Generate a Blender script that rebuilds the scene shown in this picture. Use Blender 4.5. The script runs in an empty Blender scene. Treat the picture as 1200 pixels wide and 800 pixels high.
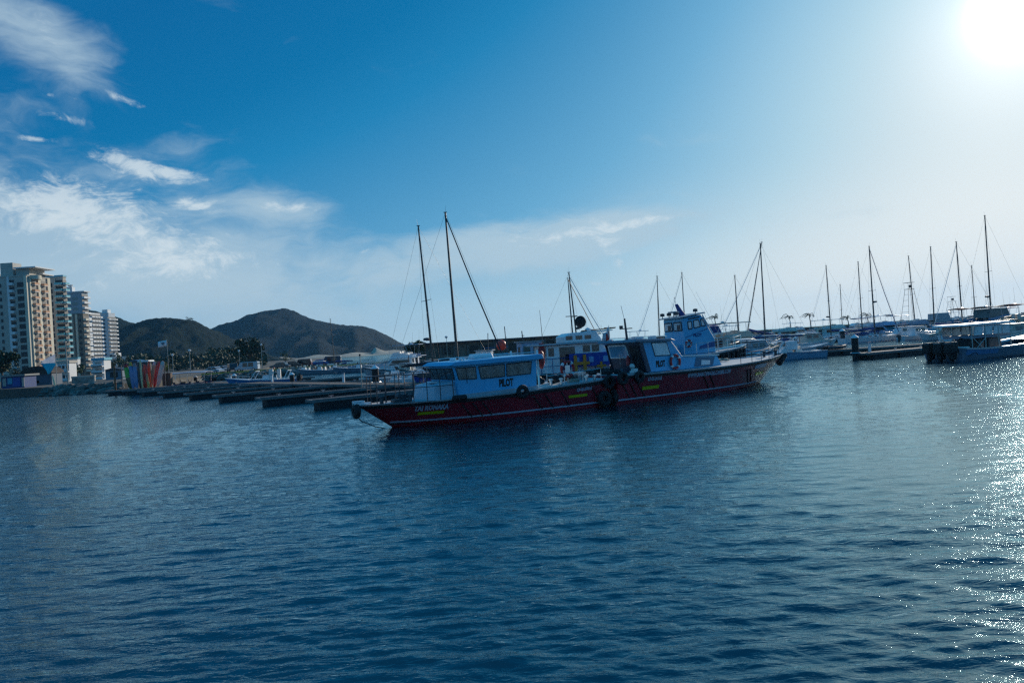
import bpy, math, random
import numpy as np
from mathutils import Matrix, Vector, noise as mnoise
R = math.radians
random.seed(7)
SC = bpy.context.scene
COL = SC.collection

# ------------------------------------------------------------------ camera
F_PX, CAM_H = 900.0, 3.4
cam_data = bpy.data.cameras.new('camera')
cam_data.sensor_width = 36.0
cam_data.lens = 36.0 * F_PX / 1200.0
cam_data.clip_start, cam_data.clip_end = 0.1, 20000.0
cam = bpy.data.objects.new('camera', cam_data)
COL.objects.link(cam)
CAM_M = Matrix.Rotation(R(90.2), 4, 'X') @ Matrix.Rotation(R(-3.6), 4, 'Z')
cam.matrix_world = Matrix.Translation((0, 0, CAM_H)) @ CAM_M
SC.camera = cam

def ray(px, py):
    """direction of a photograph pixel (1200x800)"""
    v = CAM_M.to_3x3() @ Vector(((px - 600) / F_PX, -(py - 400) / F_PX, -1.0))
    return v / v.y
def on(px, py, z=0.0):
    """point of the horizontal plane z seen at that pixel"""
    d = ray(px, py); t = (z - CAM_H) / d.z
    return Vector((d.x * t, t, z))
def at(px, py, Y):
    """point at distance Y (along +Y) seen at that pixel"""
    d = ray(px, py)
    return Vector((d.x * Y, Y, CAM_H + d.z * Y))

# ------------------------------------------------------------------ sun + sky
sd = ray(1190, 14).normalized()
SUN_EL = math.asin(sd.z)
SUN_AZ = math.atan2(sd.x, sd.y)           # clockwise from +Y
sun_l = bpy.data.lights.new('sun', 'SUN')
sun_l.energy = 3.4
sun_l.angle = R(0.55)
sun_l.color = (1.0, 0.9, 0.76)
sun = bpy.data.objects.new('sun', sun_l)
COL.objects.link(sun)
sun.rotation_euler = (-sd).to_track_quat('-Z', 'Y').to_euler()
sun.location = (60, 60, 60)

world = bpy.data.worlds.new('World')
SC.world = world
world.use_nodes = True
W = world.node_tree; W.nodes.clear()

class NT:
    """short-hand for building node trees"""
    def __init__(s, t): s.t = t
    def n(s, typ, **kw):
        nd = s.t.nodes.new(typ)
        for k, v in kw.items():
            if hasattr(nd, k): setattr(nd, k, v)
        return nd
    def _in(s, sock, v):
        if isinstance(v, bpy.types.NodeSocket): s.t.links.new(v, sock)
        elif v is not None: sock.default_value = v
    def math(s, op, a, b=None, c=None, clamp=False):
        nd = s.n('ShaderNodeMath', operation=op, use_clamp=clamp)
        for i, v in enumerate((a, b, c)):
            if v is not None: s._in(nd.inputs[i], v)
        return nd.outputs[0]
    def vmath(s, op, a, b=None, out=0):
        nd = s.n('ShaderNodeVectorMath', operation=op)
        s._in(nd.inputs[0], a)
        if b is not None:
            s._in(nd.inputs[3 if op == 'SCALE' else 1], b)
        return nd.outputs[out]
    def mix(s, f, a, b, blend='MIX'):
        nd = s.n('ShaderNodeMix', data_type='RGBA', blend_type=blend)
        s._in(nd.inputs[0], f)
        s._in(nd.inputs[6], a if not isinstance(a, tuple) else (*a, 1)[:4])
        s._in(nd.inputs[7], b if not isinstance(b, tuple) else (*b, 1)[:4])
        return nd.outputs[2]
    def ramp(s, f, stops, interp='LINEAR'):
        nd = s.n('ShaderNodeValToRGB'); cr = nd.color_ramp; cr.interpolation = interp
        while len(cr.elements) < len(stops): cr.elements.new(0.5)
        for e, (p, c) in zip(cr.elements, stops):
            e.position = p; e.color = (*c, 1) if isinstance(c, tuple) else (c, c, c, 1)
        s._in(nd.inputs[0], f); return nd.outputs[0]
    def smooth(s, v, a, b, lo=0.0, hi=1.0):
        nd = s.n('ShaderNodeMapRange', interpolation_type='SMOOTHSTEP')
        s._in(nd.inputs[0], v); s._in(nd.inputs[1], a); s._in(nd.inputs[2], b)
        s._in(nd.inputs[3], lo); s._in(nd.inputs[4], hi); return nd.outputs[0]
    def noise(s, vec, scale, detail=4, rough=.55, dist=0.0, dims='3D', out=0):
        nd = s.n('ShaderNodeTexNoise', noise_dimensions=dims)
        s._in(nd.inputs['Vector'], vec); nd.inputs['Scale'].default_value = scale
        nd.inputs['Detail'].default_value = detail; nd.inputs['Roughness'].default_value = rough
        nd.inputs['Distortion'].default_value = dist
        return nd.outputs[out]
    def mapping(s, vec, scale=(1, 1, 1), rot=(0, 0, 0), loc=(0, 0, 0)):
        nd = s.n('ShaderNodeMapping'); s._in(nd.inputs[0], vec)
        nd.inputs['Scale'].default_value = scale; nd.inputs['Rotation'].default_value = rot
        nd.inputs['Location'].default_value = loc; return nd.outputs[0]
    def comb(s, x, y, z):
        nd = s.n('ShaderNodeCombineXYZ')
        for i, v in enumerate((x, y, z)): s._in(nd.inputs[i], v)
        return nd.outputs[0]
    def sep(s, v):
        nd = s.n('ShaderNodeSeparateXYZ'); s._in(nd.inputs[0], v); return nd.outputs

w = NT(W)
gen = w.n('ShaderNodeTexCoord').outputs['Generated']
sky = w.n('ShaderNodeTexSky', sky_type='NISHITA')
sky.sun_disc = False
sky.sun_elevation = SUN_EL
sky.sun_rotation = SUN_AZ
sky.altitude = 0; sky.air_density = 1.0; sky.dust_density = 0.6; sky.ozone_density = 2.2
dirn = w.vmath('NORMALIZE', gen)
dx, dy, dz = w.sep(dirn)
az = w.math('ARCTAN2', dx, dy)            # 0 at +Y, + to the right
el = w.math('ARCSINE', dz)
uv = w.comb(az, el, 0.0)
# the air colour: the Nishita sky, deepened away from the sun
cg = w.math('MAXIMUM', w.vmath('DOT_PRODUCT', dirn, tuple(sd), out=1), 0.0)
# film response: the Nishita luminance picks the photograph's blue-to-white scale
lum = w.n('ShaderNodeRGBToBW'); W.links.new(sky.outputs[0], lum.inputs[0])
fl = w.math('DIVIDE', w.math('SQRT', w.math('MULTIPLY', lum.outputs[0], 0.07)), 1.6)
def hx(h):
    c = [int(h[i:i + 2], 16) / 255 for i in (0, 2, 4)]
    return tuple(x / 12.92 if x < .04045 else ((x + .055) / 1.055) ** 2.4 for x in c)
base = w.ramp(fl, [(0.0, hx('3585B8')), (.18, hx('1B72A8')), (.25, hx('0A66A0')), (.286, hx('0C72AA')), (.315, hx('1F82B8')), (.419, hx('68AAD1')), (.488, hx('8CBEDA')),
                   (.573, hx('ABCFE0')), (.661, hx('C5DAE3')), (.765, hx('DEE8EA')), (1.0, hx('F0F1EF'))])
base = w.mix(w.smooth(el, .14, -.01, 0, .75), base, hx('C8DCE3'))
base = w.mix(w.math('MULTIPLY', w.smooth(el, .22, .0, 0, .6), w.smooth(cg, .84, .98)), base, hx('F0F1EF'))
glow = w.math('ADD', w.math('MULTIPLY', w.math('POWER', cg, 26.0), .10),
              w.math('ADD', w.math('MULTIPLY', w.math('POWER', cg, 300.0), .34),
                     w.math('MULTIPLY', w.math('POWER', cg, 2600.0), 2.5)))
gcol = w.vmath('SCALE', (1.0, 0.97, 0.93), glow)
K = 1 / 0.07
air = w.vmath('SCALE', w.vmath('ADD', base, gcol), K)
# clouds
def uvp(px, py):
    d = ray(px, py).normalized(); return math.atan2(d.x, d.y), math.asin(d.z)
def blob(px, py, sx, sy, tilt, amp):
    """soft elliptical patch of sky where cloud may form; sizes in photo pixels"""
    u0, v0 = uvp(px, py)
    m = w.n('ShaderNodeMapping', vector_type='TEXTURE')
    W.links.new(uv, m.inputs[0])
    m.inputs['Location'].default_value = (u0, v0, 0)
    m.inputs['Rotation'].default_value = (0, 0, R(tilt - 3.6))
    m.inputs['Scale'].default_value = (sx / F_PX, sy / F_PX, 1)
    ln = w.vmath('LENGTH', m.outputs[0], out=1)
    return w.smooth(ln, 1.0, 0.0, 0.0, amp)
def total(bl):
    s = bl[0]
    for b in bl[1:]: s = w.math('ADD', s, b)
    return s
wn = w.noise(w.mapping(uv, (1, 1.6, 1)), 6.0, 3, .6, out=1)
warp = w.vmath('ADD', uv, w.vmath('SCALE', w.vmath('SUBTRACT', wn, (.5, .5, .5)), 0.09))
n_soft = w.noise(w.mapping(warp, (1, 2.6, 1), (0, 0, R(-5))), 5.0, 7, .6)
n_fine = w.noise(w.mapping(warp, (1, 2.0, 1), (0, 0, R(-8))), 42.0, 8, .68)
n_wisp = w.noise(w.mapping(warp, (1, 5.0, 1), (0, 0, R(-10))), 9.0, 8, .65)
soft = total([blob(40, 290, 460, 170, -4, 1.1), blob(300, 320, 420, 90, 0, .75), blob(640, 285, 320, 66, 6, 1.05),
              blob(25, 22, 170, 66, -22, 1.15), blob(0, 110, 120, 70, 0, .35), blob(730, 268, 200, 30, 9, .6), blob(330, 240, 110, 30, 0, .55)])
soft_a = w.smooth(w.math('ADD', n_soft, w.math('MULTIPLY', w.math('SUBTRACT', soft, 1.0), .36)), .22, .62, 0, .78)
puff = total([blob(150, 190, 70, 22, -18, 1.1), blob(215, 206, 66, 16, -6, 1.1), blob(78, 139, 50, 12, -3, 1.1), blob(145, 116, 48, 10, -14, 1.05),
              blob(38, 163, 50, 8, 3, 1.05), blob(10, 142, 22, 7, 0, .9), blob(105, 225, 150, 60, 0, .82), blob(20, 245, 110, 56, 0, .78), blob(160, 276, 150, 56, -6, .82), blob(260, 300, 160, 40, 0, .7),
              blob(228, 241, 40, 12, -4, .9), blob(60, 112, 10, 6, 0, .9), blob(88, 116, 14, 5, 0, .9), blob(50, 35, 120, 40, -16, .62), blob(300, 240, 110, 26, 0, .7), blob(120, 330, 220, 50, 0, .72),
              blob(430, 294, 26, 12, 20, .85), blob(722, 300, 46, 30, -50, .98), blob(765, 258, 120, 12, 8, 1.0), blob(700, 332, 70, 8, 2, .95), blob(650, 275, 170, 36, 7, .92), blob(350, 243, 50, 14, 0, .6)])
puff_a = w.smooth(w.math('ADD', n_fine, w.math('MULTIPLY', w.math('SUBTRACT', puff, 1.0), .42)), .36, .74, 0, .78)
wisp_m = total([blob(600, 288, 330, 58, 7, 1.5), blob(720, 275, 170, 34, 12, .8), blob(260, 340, 330, 55, 0, .9), blob(120, 290, 260, 80, 0, .6), blob(330, 245, 130, 30, -5, .7)])
wisp_a = w.smooth(w.math('MULTIPLY', wisp_m, n_wisp), .22, .62, 0, .66)
al = w.math('SUBTRACT', 1.0, w.math('MULTIPLY', w.math('SUBTRACT', 1.0, soft_a),
            w.math('MULTIPLY', w.math('SUBTRACT', 1.0, puff_a), w.math('SUBTRACT', 1.0, wisp_a))))
ccol = w.mix(puff_a, tuple(c * K for c in hx('B2CBDA')), tuple(c * K for c in hx('DAE6EC')))
full = w.mix(al, air, ccol)
bg = w.n('ShaderNodeBackground'); W.links.new(full, bg.inputs[0]); bg.inputs[1].default_value = 0.07
wo = w.n('ShaderNodeOutputWorld'); W.links.new(bg.outputs[0], wo.inputs[0])

vs = SC.view_settings
vs.view_transform = 'Standard'; vs.look = 'None'; vs.gamma = 1.0; vs.use_curve_mapping = False
vs.exposure = 0.0
SC.display_settings.display_device = 'sRGB'
cy = SC.cycles
cy.max_bounces = 6; cy.diffuse_bounces = 2; cy.glossy_bounces = 3; cy.transmission_bounces = 4; cy.transparent_max_bounces = 8
cy.volume_bounces = 0; cy.caustics_reflective = False; cy.caustics_refractive = False
cy.use_denoising = False
cy.pixel_filter_type = 'BLACKMAN_HARRIS'; cy.filter_width = 1.4
cy.sample_clamp_direct = 45.0
cy.sample_clamp_indirect = 6.0
# ------------------------------------------------------------------ materials
_M = {}
def mat(name, col, rough=.5, metal=0.0, var=.12, vscale=3.0, bump=0.0, bscale=20.0, coat=0.0, spec=.5, stretch=(1, 1, 1), alpha=1.0, trans=0.0, stain=None):
    """painted / worn surface: base colour with two scales of noise, streaks, roughness variation"""
    if name in _M: return _M[name]
    m = bpy.data.materials.new(name); m.use_nodes = True
    t = NT(m.node_tree); p = m.node_tree.nodes['Principled BSDF']
    co = t.n('ShaderNodeTexCoord').outputs['Object']
    v = t.mapping(co, stretch)
    n1 = t.noise(v, vscale, 5, .6)
    dark = tuple(c * (1 - var) for c in col); lite = tuple(min(1, c * (1 + var)) for c in col)
    c = t.mix(t.smooth(n1, .3, .7), dark, lite)
    if stain:
        n2 = t.noise(t.mapping(co, (stretch[0] * 1.3, stretch[1] * 1.3, stretch[2] * .35)), vscale * 2.3, 6, .7)
        c = t.mix(t.smooth(n2, .56, .78, 0, .7), c, stain)
    m.node_tree.links.new(c, p.inputs['Base Color'])
    m.node_tree.links.new(t.smooth(n1, .2, .8, max(0, rough - .1), min(1, rough + .12)), p.inputs['Roughness'])
    p.inputs['Metallic'].default_value = metal
    p.inputs['Specular IOR Level'].default_value = spec
    p.inputs['Coat Weight'].default_value = coat
    p.inputs['Alpha'].default_value = alpha
    p.inputs['Transmission Weight'].default_value = trans
    if bump:
        b = t.n('ShaderNodeBump'); b.inputs['Strength'].default_value = bump; b.inputs['Distance'].default_value = .02
        m.node_tree.links.new(t.noise(v, bscale, 5, .6), b.inputs['Height'])
        m.node_tree.links.new(b.outputs[0], p.inputs['Normal'])
    _M[name] = m
    return m

def glassmat(name, tint=(.03, .05, .06), see=.35):
    """dark glazing one can partly look through"""
    if name in _M: return _M[name]
    m = bpy.data.materials.new(name); m.use_nodes = True
    nt = m.node_tree; t = NT(nt); nt.nodes.clear()
    g = t.n('ShaderNodeBsdfGlossy'); g.inputs['Roughness'].default_value = .04; g.inputs['Color'].default_value = (.9, .95, 1, 1)
    tr = t.n('ShaderNodeBsdfTransparent'); tr.inputs['Color'].default_value = (.55, .72, .78, 1)
    df = t.n('ShaderNodeBsdfDiffuse'); df.inputs['Color'].default_value = (*tint, 1)
    a = t.n('ShaderNodeMixShader'); a.inputs[0].default_value = see
    nt.links.new(df.outputs[0], a.inputs[1]); nt.links.new(tr.outputs[0], a.inputs[2])
    fr = t.n('ShaderNodeFresnel'); fr.inputs['IOR'].default_value = 1.6
    b = t.n('ShaderNodeMixShader'); nt.links.new(fr.outputs[0], b.inputs[0])
    nt.links.new(a.outputs[0], b.inputs[1]); nt.links.new(g.outputs[0], b.inputs[2])
    o = t.n('ShaderNodeOutputMaterial'); nt.links.new(b.outputs[0], o.inputs[0])
    _M[name] = m
    return m

# ------------------------------------------------------------------ mesh building
SPLIT = {'reflective_bands', 'orange_letter_', 'roof_frame', 'top_frame_', 'mooring_bitts', 'searchlight', 'wiper', 'cabin_seats', 'bollard', 'roof_post', 'stern_tyres', 'deck_lights', 'handrail', 'roof_handrail', 'helm_seats', 'outrigger_poles', 'antenna', 'corner_trim', 'deck_gear', 'bow_roller_', 'cleat', 'coiled_rope_'}
class MB:
    def __init__(s): s.v = []; s.f = []
    def add(s, vs, fs):
        k = len(s.v); s.v += [tuple(p) for p in vs]; s.f += [tuple(i + k for i in f) for f in fs]; return s
    def box(s, c, d, rz=0.0, ry=0.0, top=(1, 1), sh=(0, 0)):
        """centre, size, z/y rotation, top taper, top shift"""
        hx, hy, hz = d[0] / 2, d[1] / 2, d[2] / 2
        P = []
        for z, tx, ty, ox, oy in ((-hz, 1, 1, 0, 0), (hz, top[0], top[1], sh[0], sh[1])):
            for x, y in ((-hx, -hy), (hx, -hy), (hx, hy), (-hx, hy)):
                P.append(Vector((x * tx + ox, y * ty + oy, z)))
        M = Matrix.Rotation(rz, 3, 'Z') @ Matrix.Rotation(ry, 3, 'Y')
        return s.add([M @ p + Vector(c) for p in P], [(3, 2, 1, 0), (4, 5, 6, 7), (0, 1, 5, 4), (1, 2, 6, 5), (2, 3, 7, 6), (3, 0, 4, 7)])
    def tube(s, pts, r, n=6, r2=None, cap=True):
        pts = [Vector(p) for p in pts]; rings = []
        m = len(pts)
        for i, p in enumerate(pts):
            d = (pts[min(i + 1, m - 1)] - pts[max(i - 1, 0)]).normalized()
            a = d.cross(Vector((0, 0, 1)) if abs(d.z) < .9 else Vector((1, 0, 0))).normalized(); b = d.cross(a)
            rr = r if r2 is None else r + (r2 - r) * i / max(1, m - 1)
            rings.append([p + (a * math.cos(t) + b * math.sin(t)) * rr for t in [2 * math.pi * k / n for k in range(n)]])
        vs = [q for rg in rings for q in rg]
        fs = [(i * n + k, i * n + (k + 1) % n, (i + 1) * n + (k + 1) % n, (i + 1) * n + k) for i in range(m - 1) for k in range(n)]
        if cap: fs += [tuple(range(n))[::-1], tuple((m - 1) * n + k for k in range(n))]
        return s.add(vs, fs)
    def lathe(s, prof, c=(0, 0, 0), n=12, axis='Z', cap=True):
        vs = []; c = Vector(c)
        for r, z in prof:
            for k in range(n):
                t = 2 * math.pi * k / n; x, y = r * math.cos(t), r * math.sin(t)
                vs.append(c + (Vector((x, y, z)) if axis == 'Z' else Vector((z, x, y)) if axis == 'X' else Vector((x, z, y))))
        m = len(prof)
        fs = [(i * n + k, i * n + (k + 1) % n, (i + 1) * n + (k + 1) % n, (i + 1) * n + k) for i in range(m - 1) for k in range(n)]
        if cap: fs += [tuple(range(n))[::-1], tuple((m - 1) * n + k for k in range(n))]
        return s.add(vs, fs)
    def torus(s, c, Rr, r, axis='Y', n=20, m=8, a0=0, a1=2 * math.pi):
        c = Vector(c); vs = []; full = abs(a1 - a0 - 2 * math.pi) < 1e-4
        N = n if full else n + 1
        for i in range(N):
            t = a0 + (a1 - a0) * i / n
            for k in range(m):
                q = 2 * math.pi * k / m; rr = Rr + r * math.cos(q); h = r * math.sin(q)
                x, y = rr * math.cos(t), rr * math.sin(t)
                vs.append(c + (Vector((x, h, y)) if axis == 'Y' else Vector((x, y, h)) if axis == 'Z' else Vector((h, x, y))))
        fs = [(i * m + k, i * m + (k + 1) % m, ((i + 1) % N) * m + (k + 1) % m, ((i + 1) % N) * m + k) for i in range(n if full else n) for k in range(m)]
        if not full: fs += [tuple(range(m))[::-1], tuple(n * m + k for k in range(m))]
        return s.add(vs, fs)
    def prism(s, poly, y0, y1, plane='XZ', inset=0.0):
        """polygon extruded; plane XZ extrudes along y, XY along z"""
        n = len(poly)
        if plane == 'XZ': a = [(x, y0, z) for x, z in poly]; b = [(x, y1, z) for x, z in poly]
        elif plane == 'XY': a = [(x, y, y0) for x, y in poly]; b = [(x, y, y1) for x, y in poly]
        else: a = [(y0, x, z) for x, z in poly]; b = [(y1, x, z) for x, z in poly]
        return s.add(a + b, [tuple(range(n))[::-1], tuple(range(n, 2 * n))] + [(i, (i + 1) % n, n + (i + 1) % n, n + i) for i in range(n)])
    def quadplate(s, q, th):
        """four corners -> thin plate"""
        q = [Vector(p) for p in q]; nn = (q[1] - q[0]).cross(q[3] - q[0]).normalized() * th
        return s.add(q + [p + nn for p in q], [(3, 2, 1, 0), (4, 5, 6, 7), (0, 1, 5, 4), (1, 2, 6, 5), (2, 3, 7, 6), (3, 0, 4, 7)])
    def blob(s, c, r, n=8, m=5, jit=.15, sq=(1, 1, 1)):
        c = Vector(c); vs = [c + Vector((0, 0, r * sq[2]))]
        for i in range(1, m):
            ph = math.pi * i / m
            for k in range(n):
                t = 2 * math.pi * k / n; rr = r * (1 + random.uniform(-jit, jit))
                vs.append(c + Vector((rr * math.sin(ph) * math.cos(t) * sq[0], rr * math.sin(ph) * math.sin(t) * sq[1], rr * math.cos(ph) * sq[2])))
        vs.append(c - Vector((0, 0, r * sq[2])))
        fs = [(0, 1 + k, 1 + (k + 1) % n) for k in range(n)]
        for i in range(m - 2):
            fs += [(1 + i * n + k, 1 + (i + 1) * n + k, 1 + (i + 1) * n + (k + 1) % n, 1 + i * n + (k + 1) % n) for k in range(n)]
        e = 1 + (m - 2) * n; L = len(vs) - 1
        fs += [(e + k, L, e + (k + 1) % n) for k in range(n)]
        return s.add(vs, fs)
    def islands(s, gap=.02):
        par = list(range(len(s.v)))
        def fd(i):
            while par[i] != i: par[i] = par[par[i]]; i = par[i]
            return i
        for f in s.f:
            r = fd(f[0])
            for i in f[1:]: par[fd(i)] = r
        box = {}
        for i, p in enumerate(s.v):
            r = fd(i); q = box.setdefault(r, [list(p), list(p)])
            for k in range(3): q[0][k] = min(q[0][k], p[k]); q[1][k] = max(q[1][k], p[k])
        ks = list(box); again = True
        lab = {k: k for k in ks}
        bx = {k: (list(v[0]), list(v[1])) for k, v in box.items()}
        while again:
            again = False
            rs = list(bx)
            for i in range(len(rs)):
                for j in range(i + 1, len(rs)):
                    A, Bq = bx.get(rs[i]), bx.get(rs[j])
                    if not A or not Bq: continue
                    if all(A[0][k] - gap <= Bq[1][k] and Bq[0][k] - gap <= A[1][k] for k in range(3)):
                        for k in range(3): A[0][k] = min(A[0][k], Bq[0][k]); A[1][k] = max(A[1][k], Bq[1][k])
                        del bx[rs[j]]
                        for q in lab:
                            if lab[q] == rs[j]: lab[q] = rs[i]
                        again = True
        out = {}
        for f in s.f: out.setdefault(lab[fd(f[0])], []).append(f)
        res = []
        for fs in out.values():
            b = MB(); mp = {}
            for f in fs:
                g = []
                for i in f:
                    if i not in mp: mp[i] = len(b.v); b.v.append(s.v[i])
                    g.append(mp[i])
                b.f.append(tuple(g))
            res.append(b)
        return res
    def build(s, name, m, parent=None, smooth=False, bevel=0.0, fix=True, split=None):
        if split is None: split = name in SPLIT
        if split:
            isl = s.islands()
            if len(isl) > 1:
                return [b.build(name, m, parent, smooth, bevel, fix, False) for b in isl][0]
        me = bpy.data.meshes.new(name); me.from_pydata(s.v, [], s.f); me.validate()
        if fix:
            import bmesh
            bm = bmesh.new(); bm.from_mesh(me); bmesh.ops.recalc_face_normals(bm, faces=bm.faces)
            if bevel: bmesh.ops.bevel(bm, geom=bm.edges[:], offset=bevel, segments=1, affect='EDGES', profile=.6)
            bm.to_mesh(me); bm.free()
        me.materials.append(m)
        if smooth:
            me.polygons.foreach_set('use_smooth', [True] * len(me.polygons)); me.set_sharp_from_angle(angle=R(38))
        return link(name, me, parent)
RENAME = {'reflective_bands': 'reflective_band', 'roof_frame': 'roof_strut', 'mooring_bitts': 'mooring_bitt', 'cabin_seats': 'cabin_seat', 'stern_tyres': 'stern_tyre', 'deck_lights': 'deck_light', 'helm_seats': 'helm_seat', 'outrigger_poles': 'outrigger_pole'}
def link(name, me, parent=None):
    o = bpy.data.objects.new(RENAME.get(name, name), me); COL.objects.link(o)
    if parent is not None: o.parent = parent
    return o
def tag(o, label=None, cat=None, group=None, kind=None):
    if label: o['label'] = label
    if cat: o['category'] = cat
    if group: o['group'] = group
    if kind: o['kind'] = kind
    return o
def thing(name, label, cat, loc=(0, 0, 0), rz=0.0, group=None, heel=0.0, trim=0.0):
    o = bpy.data.objects.new(name, None); COL.objects.link(o); o.empty_display_size = .3
    o.location = loc; o.rotation_euler = (heel, trim, rz)
    return tag(o, label, cat, group)
def kids(o): return [c for c in _all_children.get(o.name, [])]
def copy_tree(o, parent=None, top=True):
    c = o.copy(); COL.objects.link(c)
    c.parent = parent
    for ch in list(o.children): copy_tree(ch, c, False)
    return c
def place(o, loc, rz, label=None, heel=0.0, trim=0.0, group=None):
    o.location = loc; o.rotation_euler = (heel, trim, rz)
    if label: o['label'] = label
    if group: o['group'] = group
    return o

def textmesh(txt, size, bold=.02, squeeze=1.0, spacing=1.0):
    """lettering as (verts 2D centred, faces)"""
    cu = bpy.data.curves.new('lettering', 'FONT'); cu.body = txt; cu.size = size; cu.offset = bold * size
    cu.align_x = 'CENTER'; cu.align_y = 'CENTER'; cu.space_character = spacing; cu.resolution_u = 2
    ob = bpy.data.objects.new('lettering', cu); COL.objects.link(ob)
    bpy.context.view_layer.update()
    me = bpy.data.meshes.new_from_object(ob.evaluated_get(bpy.context.evaluated_depsgraph_get()))
    vs = [(v.co.x * squeeze, v.co.y) for v in me.vertices]; fs = [tuple(p.vertices) for p in me.polygons]
    bpy.data.objects.remove(ob); bpy.data.curves.remove(cu); bpy.data.meshes.remove(me)
    return vs, fs
def text_on(name, txt, size, m, parent, fn, bold=.02, squeeze=1.0, spacing=1.0):
    """lettering whose (u, v) are sent to 3-D by fn"""
    vs, fs = textmesh(txt, size, bold, squeeze, spacing)
    b = MB(); b.v = [tuple(fn(u, v)) for u, v in vs]; b.f = fs
    return b.build(name, m, parent, fix=False)
def sheet(name, P, m, parent=None, smooth=True):
    """grid of points P[i][j] -> mesh"""
    b = MB(); n = len(P[0]); b.v = [tuple(p) for r in P for p in r]
    b.f = [(i * n + j, i * n + j + 1, (i + 1) * n + j + 1, (i + 1) * n + j) for i in range(len(P) - 1) for j in range(n - 1)]
    return b.build(name, m, parent, smooth=smooth, fix=False)
def npmesh(name, V, Fq, m, smooth=True):
    me = bpy.data.meshes.new(name)
    me.vertices.add(len(V)); me.vertices.foreach_set('co', V.astype(np.float32).ravel())
    k = Fq.shape[1]
    me.loops.add(Fq.size); me.loops.foreach_set('vertex_index', Fq.astype(np.int32).ravel())
    me.polygons.add(len(Fq)); me.polygons.foreach_set('loop_start', np.arange(len(Fq), dtype=np.int32) * k)
    me.update(calc_edges=True); me.validate()
    if smooth: me.polygons.foreach_set('use_smooth', np.ones(len(Fq), dtype=bool))
    me.materials.append(m)
    return link(name, me)

# palette (real-world base colours)
WHITE = mat('white_gelcoat', (.84, .85, .86), .3, var=.06, coat=.3, stain=(.42, .40, .36))
CLEANW = mat('white_paint', (.84, .85, .86), .4, var=.05)
SEAT = mat('white_vinyl', (.7, .68, .64), .6)
GREYG = mat('grey_gelcoat', (.36, .40, .44), .4, var=.1, stain=(.2, .2, .2))
CREAM = mat('cream_gelcoat', (.62, .56, .46), .4, var=.08, stain=(.35, .3, .24))
BLUEH = mat('blue_hull_paint', (.05, .22, .50), .3, var=.1, coat=.3)
LTBLUE = mat('pale_blue_hull_paint', (.28, .50, .70), .35, var=.08, coat=.3)
DKBLUE = mat('dark_blue_canvas', (.015, .05, .22), .75, var=.2, bump=.3, bscale=6)
TEALC = mat('teal_canvas', (.10, .40, .46), .7, var=.15)
BLACK = mat('black_rubber', (.012, .012, .014), .75, var=.3, bump=.3, bscale=30)
DKGREY = mat('dark_grey_paint', (.045, .05, .06), .5, var=.2)
STEEL = mat('brushed_steel', (.55, .56, .58), .25, metal=1.0, var=.08)
ALU = mat('mast_aluminium', (.075, .072, .07), .45, metal=.3, var=.15)
WOOD = mat('varnished_wood', (.18, .07, .025), .45, var=.3, stretch=(1, 6, 6))
ROPE = mat('rope', (.35, .32, .26), .9)
RED = mat('red_paint', (.45, .02, .02), .45, var=.15)
ORANGE = mat('orange_paint', (.75, .22, .02), .5, var=.12)
YELLOW = mat('yellow_paint', (.62, .55, .01), .45, var=.06)
MAROON = mat('maroon_canvas', (.16, .02, .03), .8)
SKIN = mat('skin', (.32, .17, .10), .6, var=.05)
GLASS = glassmat('tinted_glass')
CGLASS = glassmat('clear_glass', see=.75)
DGLASS = mat('dark_window_glass', (.012, .018, .024), .08, var=.3, spec=.8)
CABGLASS = mat('interior_tint_window_glass', (.085, .095, .095), .07, var=.75, vscale=2.2, spec=.8, stretch=(1, 1, .6), stain=(.16, .14, .10))  # mottled grey-brown tint paints in the interior seen through the panes
SKYGLASS = mat('painted_sky_window_glass', (.62, .72, .76), .07, var=.2, vscale=1.5, spec=.9)  # pale base colour paints in the bright sky seen through the glass
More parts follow.
